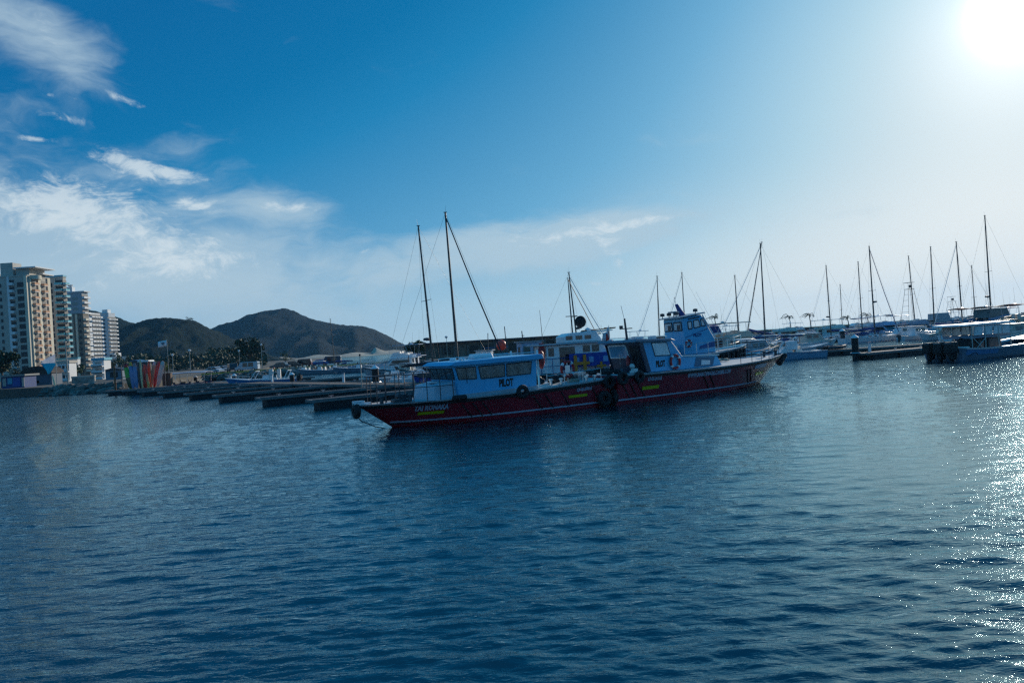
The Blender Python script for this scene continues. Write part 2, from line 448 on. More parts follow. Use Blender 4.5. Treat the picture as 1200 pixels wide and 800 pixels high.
# ------------------------------------------------------------------ water
def make_water():
    m = bpy.data.materials.new('harbour_water'); m.use_nodes = True
    t = NT(m.node_tree); p = m.node_tree.nodes['Principled BSDF']
    co = t.n('ShaderNodeTexCoord').outputs['Object']
    dist = t.vmath('LENGTH', co, out=1)
    # calm lanes and ruffled patches
    patch = t.smooth(t.noise(t.mapping(co, (.35, 1, 1), (0, 0, R(12))), .035, 4, .6), .36, .66, .55, 1.25)
    a = t.noise(t.mapping(co, (.30, 1, 1), (0, 0, R(8))), 2.6, 4, .55, .4)
    b = t.noise(t.mapping(co, (.38, 1, 1), (0, 0, R(-10))), 7.0, 4, .6, .6)
    c = t.noise(t.mapping(co, (.45, 1, 1), (0, 0, R(4))), 19.0, 3, .6, .3)
    h = t.math('ADD', t.math('MULTIPLY', a, .07), t.math('ADD', t.math('MULTIPLY', b, .064), t.math('MULTIPLY', c, .0065)))
    warp = t.math('ADD', t.sep(co)[1], t.math('MULTIPLY', t.noise(co, .06, 3, .6), 26.0))
    h = t.math('MULTIPLY', h, t.math('MULTIPLY', patch, t.smooth(warp, 46.0, 84.0, .60, .95)))
    X_, Y_, _z = t.sep(co)
    lane = t.math('MULTIPLY', t.math('MULTIPLY', t.smooth(warp, 24.0, 32.0), t.smooth(warp, 54.0, 44.0)), t.smooth(t.math('DIVIDE', X_, Y_), .22, .45))
    lee = t.math('MULTIPLY', t.smooth(t.math('DIVIDE', X_, Y_), -.28, -.55), t.smooth(warp, 30.0, 44.0))
    h = t.math('MULTIPLY', h, t.math('SUBTRACT', 1.0, t.math('ADD', t.math('MULTIPLY', lane, .55), t.math('MULTIPLY', lee, .55))))
    bp = t.n('ShaderNodeBump'); bp.inputs['Strength'].default_value = 1.0; bp.inputs['Distance'].default_value = 1.0
    m.node_tree.links.new(h, bp.inputs['Height'])
    df = t.n('ShaderNodeBsdfDiffuse'); df.inputs['Color'].default_value = (.0003, .017, .026, 1)
    gl = t.n('ShaderNodeBsdfGlossy'); gl.inputs['Roughness'].default_value = .02; gl.inputs['Color'].default_value = (.70, .94, 1.0, 1)
    fr = t.n('ShaderNodeFresnel'); fr.inputs['IOR'].default_value = 2.05
    mx = t.n('ShaderNodeMixShader'); lk = m.node_tree.links
    for nd in (df, gl, fr): lk.new(bp.outputs[0], nd.inputs['Normal'])
    lk.new(fr.outputs[0], mx.inputs[0]); lk.new(df.outputs[0], mx.inputs[1]); lk.new(gl.outputs[0], mx.inputs[2])
    m.node_tree.nodes.remove(p); lk.new(mx.outputs[0], m.node_tree.nodes['Material Output'].inputs[0])
    # polar sheet: fine rings and a fine fan ahead of the quay, coarse behind
    rs = [0.0, 1.5]
    while rs[-1] < 90: rs.append(rs[-1] * 1.0045)
    while rs[-1] < 3400: rs.append(rs[-1] * 1.09)
    th = list(np.radians(np.arange(-44, 44.01, .125))) + list(np.radians(np.arange(50, 315.5, 6.0)))
    rs = np.array(rs[1:]); th = np.array(th); nr, nt_ = len(rs), len(th)
    RR, TT = np.meshgrid(rs, th, indexing='ij')
    X = RR * np.sin(TT); Y = RR * np.cos(TT); Z = np.zeros_like(X)
    rng = np.random.default_rng(4)
    sp = np.maximum(np.gradient(rs)[:, None], RR * R(.125))
    for k in range(70):
        lam = .13 * (1.15 / .13) ** rng.random()
        ang = R(-102 + rng.normal() * 19)                     # travelling towards the quay
        kx, ky = math.cos(ang) * 2 * math.pi / lam, math.sin(ang) * 2 * math.pi / lam
        amp = .0038 * lam * (.5 + rng.random())
        ph = rng.random() * 6.28
        env = .6 + .5 * np.sin(X * rng.uniform(.05, .3) + Y * rng.uniform(.05, .3) + rng.random() * 6)
        att = np.clip((lam / sp - 2.5) / 3.0, 0, 1)
        s = np.sin(kx * X + ky * Y + ph)
        Z += amp * env * att * (s - .38 * np.cos(2 * (kx * X + ky * Y + ph)))
    az_ = np.clip((X / np.maximum(Y, .1) - .22) / .23, 0, 1); ln_ = np.clip((Y - 12) / 6, 0, 1) * np.clip((36 - Y) / 8, 0, 1)
    Z *= 1 - .5 * az_ * ln_
    Z *= .82 + .28 * np.sin(X * .11 + 1.7 * np.sin(Y * .07)) * np.sin(Y * .13 + .8)
    Z[:, (TT[0] > R(46)) & (TT[0] < R(315))] *= 0
    V = np.stack([X, Y, Z], -1).reshape(-1, 3)
    V = np.vstack([V, [[0, 0, 0]]])
    i, j = np.meshgrid(np.arange(nr - 1), np.arange(nt_), indexing='ij')
    j2 = (j + 1) % nt_
    Fq = np.stack([i * nt_ + j, (i + 1) * nt_ + j, (i + 1) * nt_ + j2, i * nt_ + j2], -1).reshape(-1, 4)
    o = npmesh('water', V, Fq[:, ::-1], m)
    tag(o, kind='structure')
make_water()

# ------------------------------------------------------------------ hills, beach, land
def hillmat(name, base, scale):
    m = bpy.data.materials.new(name); m.use_nodes = True
    t = NT(m.node_tree); p = m.node_tree.nodes['Principled BSDF']
    co = t.n('ShaderNodeTexCoord').outputs['Object']
    n1 = t.noise(co, scale, 6, .65); n2 = t.noise(co, scale * 9, 3, .6)
    c = t.mix(t.smooth(n1, .35, .68), tuple(x * .55 for x in base), base)
    c = t.mix(t.smooth(n2, .5, .8, 0, .8), c, tuple(x * 1.8 for x in base))
    c = t.mix(t.smooth(t.noise(t.mapping(co, (1, 1, .4)), scale * 3, 6, .7), .68, .76, 0, .5), c, (.14, .12, .09))
    m.node_tree.links.new(c, p.inputs['Base Color']); p.inputs['Roughness'].default_value = .9
    p.inputs['Specular IOR Level'].default_value = .1
    bp = t.n('ShaderNodeBump'); bp.inputs['Strength'].default_value = 1.0; bp.inputs['Distance'].default_value = 6.0
    m.node_tree.links.new(t.noise(co, scale * 6, 6, .7), bp.inputs['Height']); m.node_tree.links.new(bp.outputs[0], p.inputs['Normal'])
    return m
def hill(name, prof, Y, depth, m, foot=1.0, rough=1.0, seed=0, xn=220, yn=60, canopy=3.0):
    """ridge whose skyline passes through photo points prof at distance Y"""
    pts = [at(px, py, Y) for px, py in prof]
    xs = np.array([p.x for p in pts]); zs = np.array([p.z for p in pts])
    X = np.linspace(xs[0], xs[-1], xn); crest = np.interp(X, xs, zs)
    k = 2; crest = np.convolve(np.pad(crest, k, mode='edge'), np.ones(2 * k + 1) / (2 * k + 1), 'valid')
    P = []
    for i, x in enumerate(X):
        row = []
        for j in range(yn):
            v = -1 + 2.0 * j / (yn - 1)                        # -1 near foot .. 0 crest .. 1 far foot
            y = Y + v * depth
            f = (1 - abs(v) ** 1.35)
            q = Vector((x / depth * 2.2, y / depth * 2.2, seed))
            g = mnoise.fractal(q * 2.0, 1.0, 2.1, 5)
            gul = abs(mnoise.noise(Vector((x / depth * 6 + v * .7, seed * 3.1, v * 1.2))))
            h = crest[i] * f + crest.max() * rough * ((g * .30 - gul * .34) * (abs(v) ** .7) * (1 - abs(v)) ** .5)
            h += canopy * (mnoise.noise(Vector((x / canopy / 1.6, y / canopy / 1.6, seed + 5))) * .6 + .1) * min(1, f * 4)
            row.append((x, y, max(h, foot - 3 * (abs(v) > .98))))
        P.append(row)
    return tag(sheet(name, P, m), kind='structure')
HG = hillmat('hill_scrub', (.006, .017, .008), .02)
HF = hillmat('far_hill_scrub', (.002, .008, .009), .009)
hill('far_hill', [(225, 412), (243, 398), (252, 386), (275, 376), (300, 368), (314, 364.5), (326, 362.5), (334, 361), (344, 364), (353, 368.5), (362, 372), (378, 377), (400, 381), (424, 382), (438, 386), (452, 393), (466, 401), (478, 408), (500, 415)], 1500, 330, HF, seed=3, canopy=3.5)
hill('distant_hill', [(462, 413), (474, 406), (484, 401.5), (494, 399), (503, 403), (512, 408), (525, 409)], 2600, 200, HF, seed=8, xn=60, yn=20, canopy=2)
hill('side_hill', [(40, 355), (90, 360), (125, 368), (140, 374), (158, 380), (176, 384), (200, 395), (240, 420)], 1050, 200, HG, seed=5, xn=120, yn=40)
hill('near_hill', [(100, 405), (125, 395), (143, 384), (160, 378), (180, 374), (196, 372.5), (214, 374), (228, 376), (243, 385), (255, 392), (266, 399), (280, 408), (295, 417), (315, 422)], 900, 170, HG, seed=1, canopy=3.0, xn=260, yn=80)

SAND = mat('beach_sand', (.46, .38, .27), .9, var=.15, vscale=.05)
def landmesh(name, poly, z, m, skirt=3.0):
    b = MB(); n = len(poly)
    b.prism([(p[0], p[1]) for p in poly], z - skirt, z, 'XY')
    return tag(b.build(name, m), kind='structure')
CONC = mat('harbour_concrete', (.24, .22, .19), .85, var=.25, vscale=.4, bump=.3, bscale=4, stain=(.10, .09, .08))
GROUND = mat('dusty_ground', (.11, .095, .07), .9, var=.3, vscale=.08)
# far beach and the dune slipping down the far hill
fb0, fb1 = on(230, 424.2, 0), on(462, 412.6, 0)
b = MB()
P = []
for i in range(40):
    px = 230 + 245 * i / 39
    hz = 403.2 - .0629 * (px - 600) * 1.0
    y = 1120 + 20 * math.sin(i * .4)
    x = ray(px, hz).x * y
    P.append([(x, y - 14, -.6), (x, y, 1.2), (x * 1.05, y * 1.05, 4.5 + 1.5 * math.sin(i * .9)), (x * 1.14, y * 1.14, 3.0)])
tag(sheet('beach', P, SAND), kind='structure')
# dune: sheet draped on the hill's nearer foot
P = []
dn = [(436, 413, 437, 414), (438, 408, 442, 415), (441, 407, 447, 415), (446, 409.5, 452, 414.6), (451, 411, 457, 414), (456, 412.8, 460, 413.8)]
for x0, y0, x1, y1 in dn:
    top_, bot = at(x0, y0, 1175), at(x1, y1, 1135)
    P.append([bot + (top_ - bot) * k / 4 + Vector((random.uniform(-2, 2), 0, random.uniform(-1, 1))) for k in range(5)] + [top_ + Vector((0, 40, -14))])
tag(sheet('sand_dune', P, SAND), kind='structure')
# city ground and parking mole
land = [(-400, 131), (-99, 131), (-84, 124), (-70, 118), (-60, 115.5), (-58, 122), (-60, 148), (-45, 153), (-28, 158), (-10, 163), (24, 176), (24, 190), (-12, 183), (-40, 178), (-62, 190), (-80, 260), (-150, 640), (-900, 900), (-1400, 700), (-1400, 131)]
landmesh('land', land, 1.15, GROUND)
landmesh('hill_foot_land', [(-560, 560), (-152, 560), (-150, 640), (-215, 900), (-900, 900)], 1.3, GROUND)
# ------------------------------------------------------------------ boat kit
# every boat: x forward from the transom, z up from its waterline
class Hull:
    def __init__(s, L, B, zs=1.0, zm=.95, zb=1.2, draft=.5, rake=.9, transom=.85, tm=.38, pw=2.2, flare=.16, lift=0.0):
        s.L, s.B, s.zs, s.zm, s.zb, s.draft, s.rake, s.tr, s.tm, s.pw, s.fl, s.lift = L, B, zs, zm, zb, draft, rake, transom, tm, pw, flare, lift
    def sheer(s, x):
        t = x / s.L
        return s.zs * (1 - t) * (1 - 2 * t) + 4 * s.zm * t * (1 - t) + s.zb * t * (2 * t - 1)
    def Lk(s, k): return s.L - s.rake * (1 - max(k, -1)) ** 1.0 if k >= 0 else s.L - s.rake - s.rake * .6 * (-k)
    def f(s, t):
        if t > s.tm: return max(0.0, 1 - ((t - s.tm) / (1 - s.tm)) ** s.pw)
        return 1 - (1 - s.tr) * ((s.tm - t) / s.tm) ** 2
    def hb(s, k): return s.B / 2 * (1 - s.fl * (1 - k)) if k >= 0 else s.B / 2 * (1 - s.fl) * max(0.02, 1 + k) ** .6
    def half(s, x, k):
        """half breadth at station x, level k (0 waterline .. 1 sheer)"""
        return s.hb(k) * s.f(min(1, max(0, x / s.Lk(k))))
    def z(s, x, k): return k * s.sheer(x) if k >= 0 else k * s.draft
    def pt(s, x, k, side=-1, off=0.0):
        return Vector((x, side * (s.half(x, k) + off), s.z(x, k)))
    def body(s, name, m, parent, ks=(-1, -.55, -.2, 0, .2, .45, .7, .88, 1), n=30):
        b = MB(); ks = list(ks); rows = []
        for k in ks:
            Lk = s.Lk(k); row = []
            for i in range(n + 1):
                t = (i / n) ** .82; x = t * Lk; row.append((x, s.hb(k) * s.f(t), s.z(x, k)))
            rows.append(row)
        m1 = n + 1
        V = [(x, -y, z) for r in rows for x, y, z in r] + [(x, y, z) for r in rows for x, y, z in r]
        o = len(rows) * m1; Fs = []
        for a in range(len(rows) - 1):
            for i in range(n):
                p, q = a * m1 + i, (a + 1) * m1 + i
                Fs += [(p, p + 1, q + 1, q), (o + p, o + q, o + q + 1, o + p + 1)]
            Fs.append((a * m1, (a + 1) * m1, o + (a + 1) * m1, o + a * m1))
        b.v, b.f = V, Fs
        return b.build(name, m, parent, smooth=True)
    def deck(s, name, m, parent, x0=0.0, x1=None, dz=-.03, inset=.03, n=24, k=1.0, camber=.05):
        x1 = s.L - .02 if x1 is None else x1
        b = MB(); top = []
        for i in range(n + 1):
            x = x0 + (x1 - x0) * i / n; h = max(.005, s.half(x, k) - inset); z = s.sheer(x) + dz
            top += [(x, -h, z), (x, 0, z + camber * h / s.B * 2), (x, h, z)]
        b.v = top + [(x, y, z - .05) for x, y, z in top]
        o = len(top)
        for i in range(n):
            for c in (0, 1):
                p = i * 3 + c
                b.f += [(p, p + 3, p + 4, p + 1), (o + p, o + p + 1, o + p + 4, o + p + 3)]
            b.f += [(i * 3, o + i * 3, o + i * 3 + 3, i * 3 + 3), (i * 3 + 2, i * 3 + 5, o + i * 3 + 5, o + i * 3 + 2)]
        b.f += [(0, 1, o + 1, o), (1, 2, o + 2, o + 1)]
        return b.build(name, m, parent)
    def band(s, name, m, parent, za, zb, x0=0.0, x1=None, off=.012, th=.02, n=30, rel=None, sides=(-1, 1)):
        """strip that follows the topsides between heights za..zb (or levels when rel)"""
        x1 = s.L if x1 is None else x1
        b = MB()
        for side in sides:
            o = len(b.v)
            for i in range(n + 1):
                x = x0 + (x1 - x0) * i / n; sh = s.sheer(x)
                ka, kb = (za, zb) if rel else (za / sh, zb / sh)
                xa = min(x, s.Lk(ka) - .002); xb = min(x, s.Lk(kb) - .002)
                A, Bp = s.pt(xa, ka, side, off), s.pt(xb, kb, side, off)
                b.v += [tuple(A), tuple(Bp), (A.x, A.y - side * th, A.z), (Bp.x, Bp.y - side * th, Bp.z)]
            for i in range(n):
                p = o + i * 4; q = p + 4
                b.f += [(p, q, q + 1, p + 1), (p + 2, p + 3, q + 3, q + 2), (p + 1, q + 1, q + 3, p + 3), (p, p + 2, q + 2, q)]
            b.f += [(o, o + 1, o + 3, o + 2), (o + n * 4, o + n * 4 + 2, o + n * 4 + 3, o + n * 4 + 1)]
        return b.build(name, m, parent)
    def rub(s, name, m, parent, r=.05, k=.97, x0=0.0, n=26, sides=(-1, 1), transom=True):
        b = MB()
        for side in sides:
            pts = [s.pt(min(x0 + (s.L - x0) * (i / n) ** .85, s.Lk(k) - .01), k, side, r * .4) for i in range(n + 1)]
            b.tube(pts, r, 6)
        if transom and x0 == 0: b.tube([s.pt(0, k, -1), s.pt(0, k, 1)], r, 6)
        return b.build(name, m, parent, smooth=True)
    def rail(s, name, m, parent, x0, x1, h=.65, r=.015, inset=.12, n=6, side=(-1, 1), mid=True, bow=True, dz=0.0, droop=0):
        """stanchions with a top (and mid) rail along the deck edge"""
        b = MB(); tops = {}
        for sd_ in side:
            tp = []; md = []
            for i in range(n + 1):
                x = x0 + (x1 - x0) * i / n; y = sd_ * max(.03, s.half(x, 1) - inset); z = s.sheer(x) + dz
                b.tube([(x, y, z - .02), (x, y, z + h)], r, 5)
                tp.append((x, y, z + h)); md.append((x, y, z + h * .52))
            b.tube(tp, r, 5)
            if mid: b.tube(md, r * .7, 4)
            tops[sd_] = tp[-1]
        if bow and len(side) == 2:
            a, c = tops[-1], tops[1]
            b.tube([a, ((a[0] + c[0]) / 2 + .18, 0, a[2]), c], r, 5)
        return b.build(name, m, parent, smooth=True)
    def htext(s, name, txt, size, m, parent, x, z, side=-1, bold=.02, squeeze=1.0, off=.016, mirror=None, rot=0.0, spacing=1.0):
        sg = 1 if side < 0 else -1        # reading direction seen from outside: starboard side (y<0) reads aft->bow
        cr, sr = math.cos(rot), math.sin(rot)
        def fn(u, v):
            uu, vv = u * cr - v * sr, u * sr + v * cr
            X = x + sg * uu; sh = s.sheer(X); sx = (s.sheer(x + .01) - s.sheer(x - .01)) / .02
            Z = z + vv + (X - x) * sx * .8
            k = max(0.02, Z / sh); return s.pt(min(X, s.Lk(k) - .01), k, side, off)
        return text_on(name, txt, size, m, parent, fn, bold, squeeze, spacing)

def outboard(parent, x, y, z=.55, m=DKGREY, h=1.25, name='outboard_motor', tilt=0.0):
    b = MB()
    b.box((x - .28, y, z + h * .28), (.62, .42, h * .40), top=(.82, .8), sh=(-.03, 0), ry=tilt)
    b.box((x - .26, y, z - h * .12), (.30, .20, h * .42), ry=tilt)
    b.box((x - .30, y, z - h * .52), (.34, .08, h * .5), top=(1.2, 1), ry=tilt)
    o = b.build(name, m, parent, bevel=.045)
    c = MB(); c.box((x - .0, y, z - .02), (.14, .26, .36)); c.build('clamp_bracket', STEEL, o)
    d = MB(); d.lathe([(.005, -.3), (.05, -.22), (.055, 0), (.03, .1)], (x - .32, y, z - h * .72), 8, 'X'); d.build('propeller_hub', DKGREY, o)
    return o
def whip(b, p, h, lean=(0, 0), r=.012): b.tube([p, (p[0] + lean[0], p[1] + lean[1], p[2] + h)], r, 4, r * .4)
def tyre(parent, c, r=.34, m=None, name='tyre_fender', axis='Y', thick=.11):
    b = MB(); b.torus(c, r - thick, thick, axis, 18, 8); return b.build(name, m or BLACK, parent, smooth=True)
def lifebuoy(parent, c, axis='Y', r=.34, name='lifebuoy', col=None):
    b = MB(); b.torus(c, r - .07, .07, axis, 22, 8); o = b.build(name, col or RED, parent, smooth=True)
    w_ = MB()
    for k in range(4):
        a = k * math.pi / 2 + .5; w_.torus(c, r - .07, .077, axis, 3, 8, a, a + .35)
    w_.build('reflective_bands', CLEANW, o, smooth=True)
    return o
def wheelboat_lights(b, x, y, z): b.box((x, y, z), (.12, .16, .14))
def window_on(parent, quad, th=.02, m=None, name='window', frame=None, fw=.05):
    """glazed opening: pane plate proud of the wall plus its frame"""
    q = [Vector(p) for p in quad]; b = MB(); b.quadplate(q, th); o = b.build(name, m or GLASS, parent)
    if frame:
        f = MB(); n = (q[1] - q[0]).cross(q[3] - q[0]).normalized()
        for i in range(4):
            a, c = q[i], q[(i + 1) % 4]; f.tube([a + n * th * .5, c + n * th * .5], fw / 2, 4)
        f.build('window_frame', frame, o)
    return o
def flagmesh(name, w_, h, m, parent, p, dirv=(1, 0), wave=.08, n=8, droop=.1):
    P = []
    for i in range(n + 1):
        u = i / n; row = []
        for j in range(4):
            v = j / 3
            off = wave * math.sin(u * 7 + v * 1.2) * u * w_
            row.append((p[0] + dirv[0] * u * w_ - dirv[1] * off, p[1] + dirv[1] * u * w_ + dirv[0] * off, p[2] - v * h - droop * u * w_))
        P.append(row)
    o = sheet(name, P, m, parent)
    s = o.modifiers.new('thick', 'SOLIDIFY'); s.thickness = .01
    return o

# ---- sailing yacht
def sailboat(label, L, mast_h, loc, rz, heel=0.0, trim=0.0, hullm=None, cover=None, spreaders=1, group='sailing yachts with bare masts', radar=False, furled=0, genset=False, detail=1, lean=0.0, mr=.085, cat='sailboat'):
    t = thing('sailing_yacht', label, cat, loc, rz, group, heel, trim)
    H = Hull(L, L * .30, .95, .85, 1.15, .5, L * .09, .72, .42, 2.1, .12)
    hb = H.body('hull', hullm or WHITE, t)
    H.band('boot_stripe', DKBLUE, t, .10, .17)
    dk = H.deck('deck', GREYG, t)
    b = MB(); zc = H.sheer(L * .5)
    b.prism([(L * .30, zc - .05), (L * .72, zc - .05), (L * .66, zc + .30), (L * .33, zc + .46)], -L * .085, L * .085)
    cab = b.build('coachroof', hullm or WHITE, t, bevel=.05)
    for sdn in (-1, 1):
        for k in range(3):
            x = L * (.38 + .09 * k); window_on(cab, [(x, sdn * (L * .085 + .004), zc + .10), (x + L * .055, sdn * (L * .085 + .004), zc + .10), (x + L * .055, sdn * (L * .085 + .004), zc + .23), (x, sdn * (L * .085 + .004), zc + .24)][::(1 if sdn < 0 else -1)], .02, DGLASS)
    mx = L * .56; z0 = zc + .2
    b = MB(); b.tube([(mx, 0, z0), (mx - lean, 0, z0 + mast_h * .5), (mx - lean * 2.1, 0, mast_h)], mr, 8, mr * .62)
    top = Vector((mx - lean * 2.1, 0, mast_h))
    mast = b.build('mast', ALU, t, smooth=True)
    sp = MB()
    for k in range(spreaders):
        hh = mast_h * ((k + 1) / (spreaders + 1)) ** .9
        w_ = L * .085 * (1 - .2 * k); xx = mx - lean * 2.1 * hh / mast_h
        sp.tube([(xx, -w_, hh + .05), (xx, 0, hh), (xx, w_, hh + .05)], .025, 5)
    sp.build('spreaders', ALU, mast)
    st = MB(); rr = .009 if detail else .011
    st.tube([top, (L * .985, 0, H.zb + .1)], rr, 4); st.tube([top, (.05, 0, H.zs + .1)], rr, 4)
    hh = mast_h * .5; w_ = L * .085; xx = mx - lean * 1.05
    for sdn in (-1, 1):
        st.tube([top, (xx, sdn * w_, hh + .05), (mx, sdn * L * .13, zc)], rr, 4)
        st.tube([(xx, 0, hh), (mx + .3, sdn * L * .12, zc)], rr * .8, 4)
    st.build('standing_rigging', DKGREY, t)
    if furled:
        b = MB(); A = top + Vector((.05, 0, -.5)); Bp = Vector((L * .965, 0, H.zb + .25))
        b.tube([A, A.lerp(Bp, .5) + Vector((-.05, 0, -.12)), Bp], furled * .7, 6, furled); b.build('furled_jib', cover or CLEANW, t, smooth=True)
    b = MB(); zb_ = zc + 1.05
    b.tube([(mx - .1, 0, zb_), (L * .10, 0, zb_ + .05)], .06, 6); bo = b.build('boom', ALU, t, smooth=True)
    b = MB(); b.tube([(mx - .12, 0, zb_ + .32), (mx - L * .2, 0, zb_ + .20), (L * .12, 0, zb_ + .13)], .17, 8, .09); b.build('sail_cover', cover or DKBLUE, bo, smooth=True)
    H.rail('guard_rail', STEEL, t, L * .06, L * .93, .6, .012, .06, 7)
    b = MB(); whip(b, tuple(top), .7, (.1, 0), .012); b.box((top.x, 0, top.z + .05), (.32, .06, .07)); b.build('masthead_fittings', DKGREY, mast)
    if radar:
        b = MB(); zz = mast_h * radar; xx = mx - lean * 2.1 * radar
        b.lathe([(.02, -.12), (.30, -.11), (.32, .02), (.24, .12), (.02, .14)], (xx + .42, 0, zz), 12); b.box((xx + .2, 0, zz - .14), (.5, .08, .06)); b.build('radar_dome', DKGREY, mast, smooth=True)
    b = MB()   # sprayhood over the companionway
    b.prism([(L * .30, zc + .38), (L * .40, zc + .42), (L * .385, zc + .78), (L * .32, zc + .92), (L * .26, zc + .86)], -L * .09, L * .09); b.build('sprayhood', cover or DKBLUE, t, bevel=.06)
    return t

# ---- flybridge cruiser
def flybridge(label, L, loc, rz, hullm=None, house=None, top='bimini', canvas=None, tower=False, group='motor yachts moored across the marina', heel=0.0, riggers=False, cat='motor yacht', enclosed=False, arch=True):
    hm = hullm or WHITE; hs = house or WHITE; cv = canvas or DKBLUE
    t = thing('motor_yacht', label, cat, loc, rz, group, heel)
    B = L * .32
    H = Hull(L, B, 1.05, 1.15, 1.75, .6, L * .11, .92, .42, 2.3, .2)
    H.body('hull', hm, t); H.deck('deck', CLEANW, t)
    H.band('boot_stripe', DKBLUE, t, .08, .18); H.rub('rub_rail', BLACK, t, .04, .9)
    z1 = H.sheer(L * .4)
    hw = B * .40
    b = MB()    # saloon with raked windscreen
    b.prism([(L * .22, z1 - .05), (L * .80, z1 + .05), (L * .74, z1 + .42), (L * .60, z1 + .62), (L * .50, z1 + 1.42), (L * .22, z1 + 1.42)], -hw, hw)
    sal = b.build('saloon', hs, t, bevel=.05)
    for sdn in (-1, 1):
        y = sdn * (hw + .004)
        window_on(sal, [(L * .25, y, z1 + .62), (L * .555, y, z1 + .62), (L * .50, y, z1 + 1.22), (L * .25, y, z1 + 1.22)][::(1 if sdn < 0 else -1)], .02, DGLASS)
    window_on(sal, [(L * .602, -hw * .9, z1 + .66), (L * .602, hw * .9, z1 + .66), (L * .512, hw * .9, z1 + 1.36), (L * .512, -hw * .9, z1 + 1.36)], .02, DGLASS)
    b = MB(); b.box((L * .219, 0, z1 + .65), (.03, hw * .8, 1.15)); b.build('cockpit_door', DGLASS, sal)
    z2 = z1 + 1.42
    b = MB()    # flybridge deck + coaming
    b.box((L * .33, 0, z2 + .05), (L * .42, hw * 2.1, .10))
    b.prism([(L * .20, z2 + .10), (L * .54, z2 + .10), (L * .49, z2 + .68), (L * .44, z2 + .72), (L * .24, z2 + .38), (L * .19, z2 + .40)], -hw * .96, -hw * .88)
    b.prism([(L * .20, z2 + .10), (L * .54, z2 + .10), (L * .49, z2 + .68), (L * .44, z2 + .72), (L * .24, z2 + .38), (L * .19, z2 + .40)], hw * .88, hw * .96)
    b.prism([(L * .50, z2 + .10), (L * .54, z2 + .10), (L * .49, z2 + .70), (L * .46, z2 + .70)], -hw * .879, hw * .879)
    fly = b.build('flybridge', hs, t)
    b = MB(); b.box((L * .42, 0, z2 + .5), (.5, hw * .8, .7), top=(.6, .9)); b.box((L * .31, hw * .3, z2 + .4), (.5, .5, .5)); b.box((L * .31, -hw * .3, z2 + .4), (.5, .5, .5)); b.build('helm_seats', SEAT, fly)
    if enclosed:
        b = MB(); b.prism([(L * .21, z2 + .42), (L * .50, z2 + .70), (L * .46, z2 + 1.62), (L * .22, z2 + 1.62)], -hw * .93, hw * .93); b.build('canvas_enclosure', cv, fly)
    if top:
        zt = z2 + 1.75
        f = MB()
        for sdn in (-1, 1):
            for x0, x1 in ((L * .22, L * .20), (L * .30, L * .34), (L * .46, L * .45)): f.tube([(x0, sdn * hw * .9, z2 + .3), (x1, sdn * hw * .9, zt)], .022, 5)
        if top == 'hard':
            b = MB(); b.box((L * .33, 0, zt + .04), (L * .36, hw * 2.0, .09)); b.build('hardtop', hs, fly, bevel=.03)
        else:
            P = [[(L * (.16 + .34 * i / 8), hw * (-1 + 2 * j / 8), zt + .16 * (1 - ((j - 4) / 4) ** 2) + .05 * math.sin(i * .9)) for j in range(9)] for i in range(9)]
            o = sheet('bimini_top', P, cv, fly); sm = o.modifiers.new('thick', 'SOLIDIFY'); sm.thickness = .04
        f.build('top_frame', STEEL, fly)
        a = MB(); a.lathe([(.02, 0), (.26, .02), (.28, .15), (.02, .24)], (L * .28, 0, zt + .1), 12); a.build('radar_dome', WHITE, fly, smooth=True)
        a = MB()
        for x, y, h in ((L * .2, -hw * .7, 2.4), (L * .24, hw * .8, 1.9), (L * .42, hw * .3, .9)): whip(a, (x, y, zt), h, (-.15, 0), .014)
        a.build('antenna', DKGREY, fly)
    if tower:
        f = MB(); zt = z2 + 1.8; ztt = z2 + tower
        for sdn in (-1, 1):
            for x0 in (L * .22, L * .44):
                f.tube([(x0, sdn * hw * .85, z2 + .1), (L * .33 + (x0 - L * .33) * .4, sdn * hw * .32, ztt)], .03, 5)
        for k in range(1, 6):
            u = k / 6; f.tube([(L * .22 + (L * .066) * u, -hw * (.85 - .53 * u), z2 + .1 + (ztt - z2) * u), (L * .22 + (L * .066) * u, hw * (.85 - .53 * u), z2 + .1 + (ztt - z2) * u)], .02, 4)
        f.box((L * .33, 0, ztt), (L * .11, hw * .8, .06)); f.box((L * .35, 0, ztt + .5), (.3, .5, .5)); f.box((L * .33, 0, ztt + 1.15), (L * .12, hw * .9, .05))
        for sdn in (-1, 1): f.tube([(L * .28, sdn * hw * .4, ztt), (L * .28, sdn * hw * .4, ztt + 1.15)], .02, 4)
        f.build('tuna_tower', ALU, t)
    if riggers:
        f = MB()
        for sdn in (-1, 1): f.tube([(L * .36, sdn * hw, z1 + 1.3), (L * .36 - riggers * .25, sdn * (hw + riggers * .28), z1 + riggers)], .022, 5, .008)
        f.build('outrigger_poles', STEEL, t)
    H.rail('bow_rail', STEEL, t, L * .56, L * .96, .62, .018, .10, 6)
    for sdn in (-1, 1):   # hull portlights
        for k in range(3):
            x = L * (.55 + .08 * k); zz = H.sheer(x) * .62
            q = [H.pt(x - .2, (zz - .07) / H.sheer(x), sdn, .01), H.pt(x + .2, (zz - .07) / H.sheer(x), sdn, .01), H.pt(x + .2, (zz + .08) / H.sheer(x), sdn, .01), H.pt(x - .2, (zz + .08) / H.sheer(x), sdn, .01)]
            window_on(t, q[::(1 if sdn < 0 else -1)], .012, DGLASS, 'portlight')
    return t

